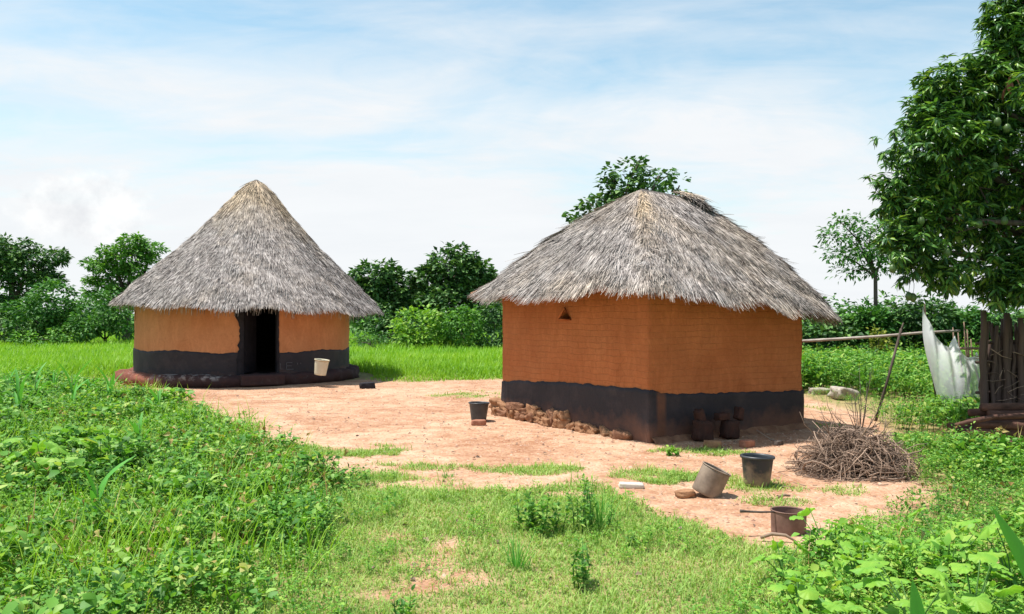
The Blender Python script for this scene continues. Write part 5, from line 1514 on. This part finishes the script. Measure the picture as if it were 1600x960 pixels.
w = bpy.data.worlds.new('World'); SC.world = w; w.use_nodes = True
nt = w.node_tree; nt.nodes.clear()
out = nt.nodes.new('ShaderNodeOutputWorld'); bg = nt.nodes.new('ShaderNodeBackground'); bg.inputs[1].default_value = .105
sky = nt.nodes.new('ShaderNodeTexSky'); sky.sky_type = 'NISHITA'; sky.sun_disc = False; sky.sun_elevation = EL; sky.sun_rotation = math.atan2(sx, sy); sky.air_density = 1.0; sky.dust_density = 1.0; sky.ozone_density = 1.5
tc = nt.nodes.new('ShaderNodeTexCoord').outputs['Generated']
sep = nt.nodes.new('ShaderNodeSeparateXYZ'); L(nt, tc, sep.inputs[0])
zc = math_(nt, 'ADD', math_(nt, 'MAXIMUM', sep.outputs[2], .0), .16)
cmb = nt.nodes.new('ShaderNodeCombineXYZ')
L(nt, math_(nt, 'DIVIDE', sep.outputs[0], zc), cmb.inputs[0]); L(nt, math_(nt, 'DIVIDE', sep.outputs[1], zc), cmb.inputs[1])
mp = N(nt, 'ShaderNodeMapping'); mp.inputs['Scale'].default_value = (1.0, 1.5, 1); mp.inputs['Rotation'].default_value = (0, 0, .25); mp.inputs['Location'].default_value = (.6, 2.2, 0)
L(nt, cmb.outputs[0], mp.inputs[0])
n1 = noise_(nt, .75, 7, .56, mp.outputs[0], .6)
elv = sep.outputs[2]
veil = math_(nt, 'MULTIPLY_ADD', elv, -4.1, 1.56)                # thicker towards the horizon
mp2 = N(nt, 'ShaderNodeMapping'); mp2.inputs['Scale'].default_value = (1.0, 1.7, 1); mp2.inputs['Rotation'].default_value = (0, 0, -.35); mp2.inputs['Location'].default_value = (3.1, .4, 0)
L(nt, cmb.outputs[0], mp2.inputs[0])
n2 = noise_(nt, 2.4, 8, .62, mp2.outputs[0], .9)
ns = math_(nt, 'ADD', math_(nt, 'MULTIPLY', math_(nt, 'SUBTRACT', n1, .5), 2.6), math_(nt, 'MULTIPLY', math_(nt, 'SUBTRACT', n2, .5), .9))
f = math_(nt, 'ADD', veil, ns, clamp=True)
f = math_(nt, 'MULTIPLY_ADD', f, .86, .13)
cl = mix(nt, noise_(nt, 1.6, 5, .6, mp.outputs[0]), (5.75, 6.0, 6.25), (6.6, 6.7, 6.8))
skyc = mix(nt, 1.0, sky.outputs[0], (1.18, 1.45, 1.28), 'MULTIPLY')
c = mix(nt, f, skyc, cl)
# one small cumulus low over the round hut
pd = Vector(((140 - 800) / F, 1, (HY - 325) / F)).normalized()
dv = N(nt, 'ShaderNodeVectorMath', operation='SUBTRACT'); L(nt, tc, dv.inputs[0]); dv.inputs[1].default_value = pd
dm = N(nt, 'ShaderNodeVectorMath', operation='MULTIPLY'); L(nt, dv.outputs[0], dm.inputs[0]); dm.inputs[1].default_value = (14, 14, 22)
dl = N(nt, 'ShaderNodeVectorMath', operation='LENGTH'); L(nt, dm.outputs[0], dl.inputs[0])
cn = noise_(nt, 16, 6, .6, tc)
cf = math_(nt, 'MULTIPLY_ADD', math_(nt, 'SUBTRACT', math_(nt, 'MULTIPLY_ADD', cn, 1.7, .05), dl.outputs[1]), 4.0, 0.0, clamp=True)
cc = mix(nt, math_(nt, 'MULTIPLY_ADD', noise_(nt, 24, 5, .6, tc), 2.5, -.75, clamp=True), (5.4, 5.5, 5.7), (7.6, 7.6, 7.5))
c = mix(nt, math_(nt, 'MULTIPLY', cf, .8), c, cc)
L(nt, c, bg.inputs[0]); L(nt, bg.outputs[0], out.inputs[0])

cam = bpy.data.cameras.new('camera'); cam.sensor_width = 36; cam.lens = 36 * F / 1600; cam.clip_end = 6000; cam.clip_start = .05
co = bpy.data.objects.new('camera', cam); COL.objects.link(co); co.location = (0, 0, CAMH)
co.rotation_euler = (math.radians(90) + math.atan((HY - 480) / F), 0, 0)
SC.camera = co
SC.render.engine = 'CYCLES'
SC.cycles.max_bounces = 7; SC.cycles.diffuse_bounces = 4; SC.cycles.transparent_max_bounces = 8; SC.cycles.transmission_bounces = 3; SC.cycles.glossy_bounces = 2
SC.cycles.use_denoising = True
SC.view_settings.view_transform = 'Standard'; SC.view_settings.look = 'None'; SC.view_settings.exposure = .5; SC.view_settings.gamma = 1
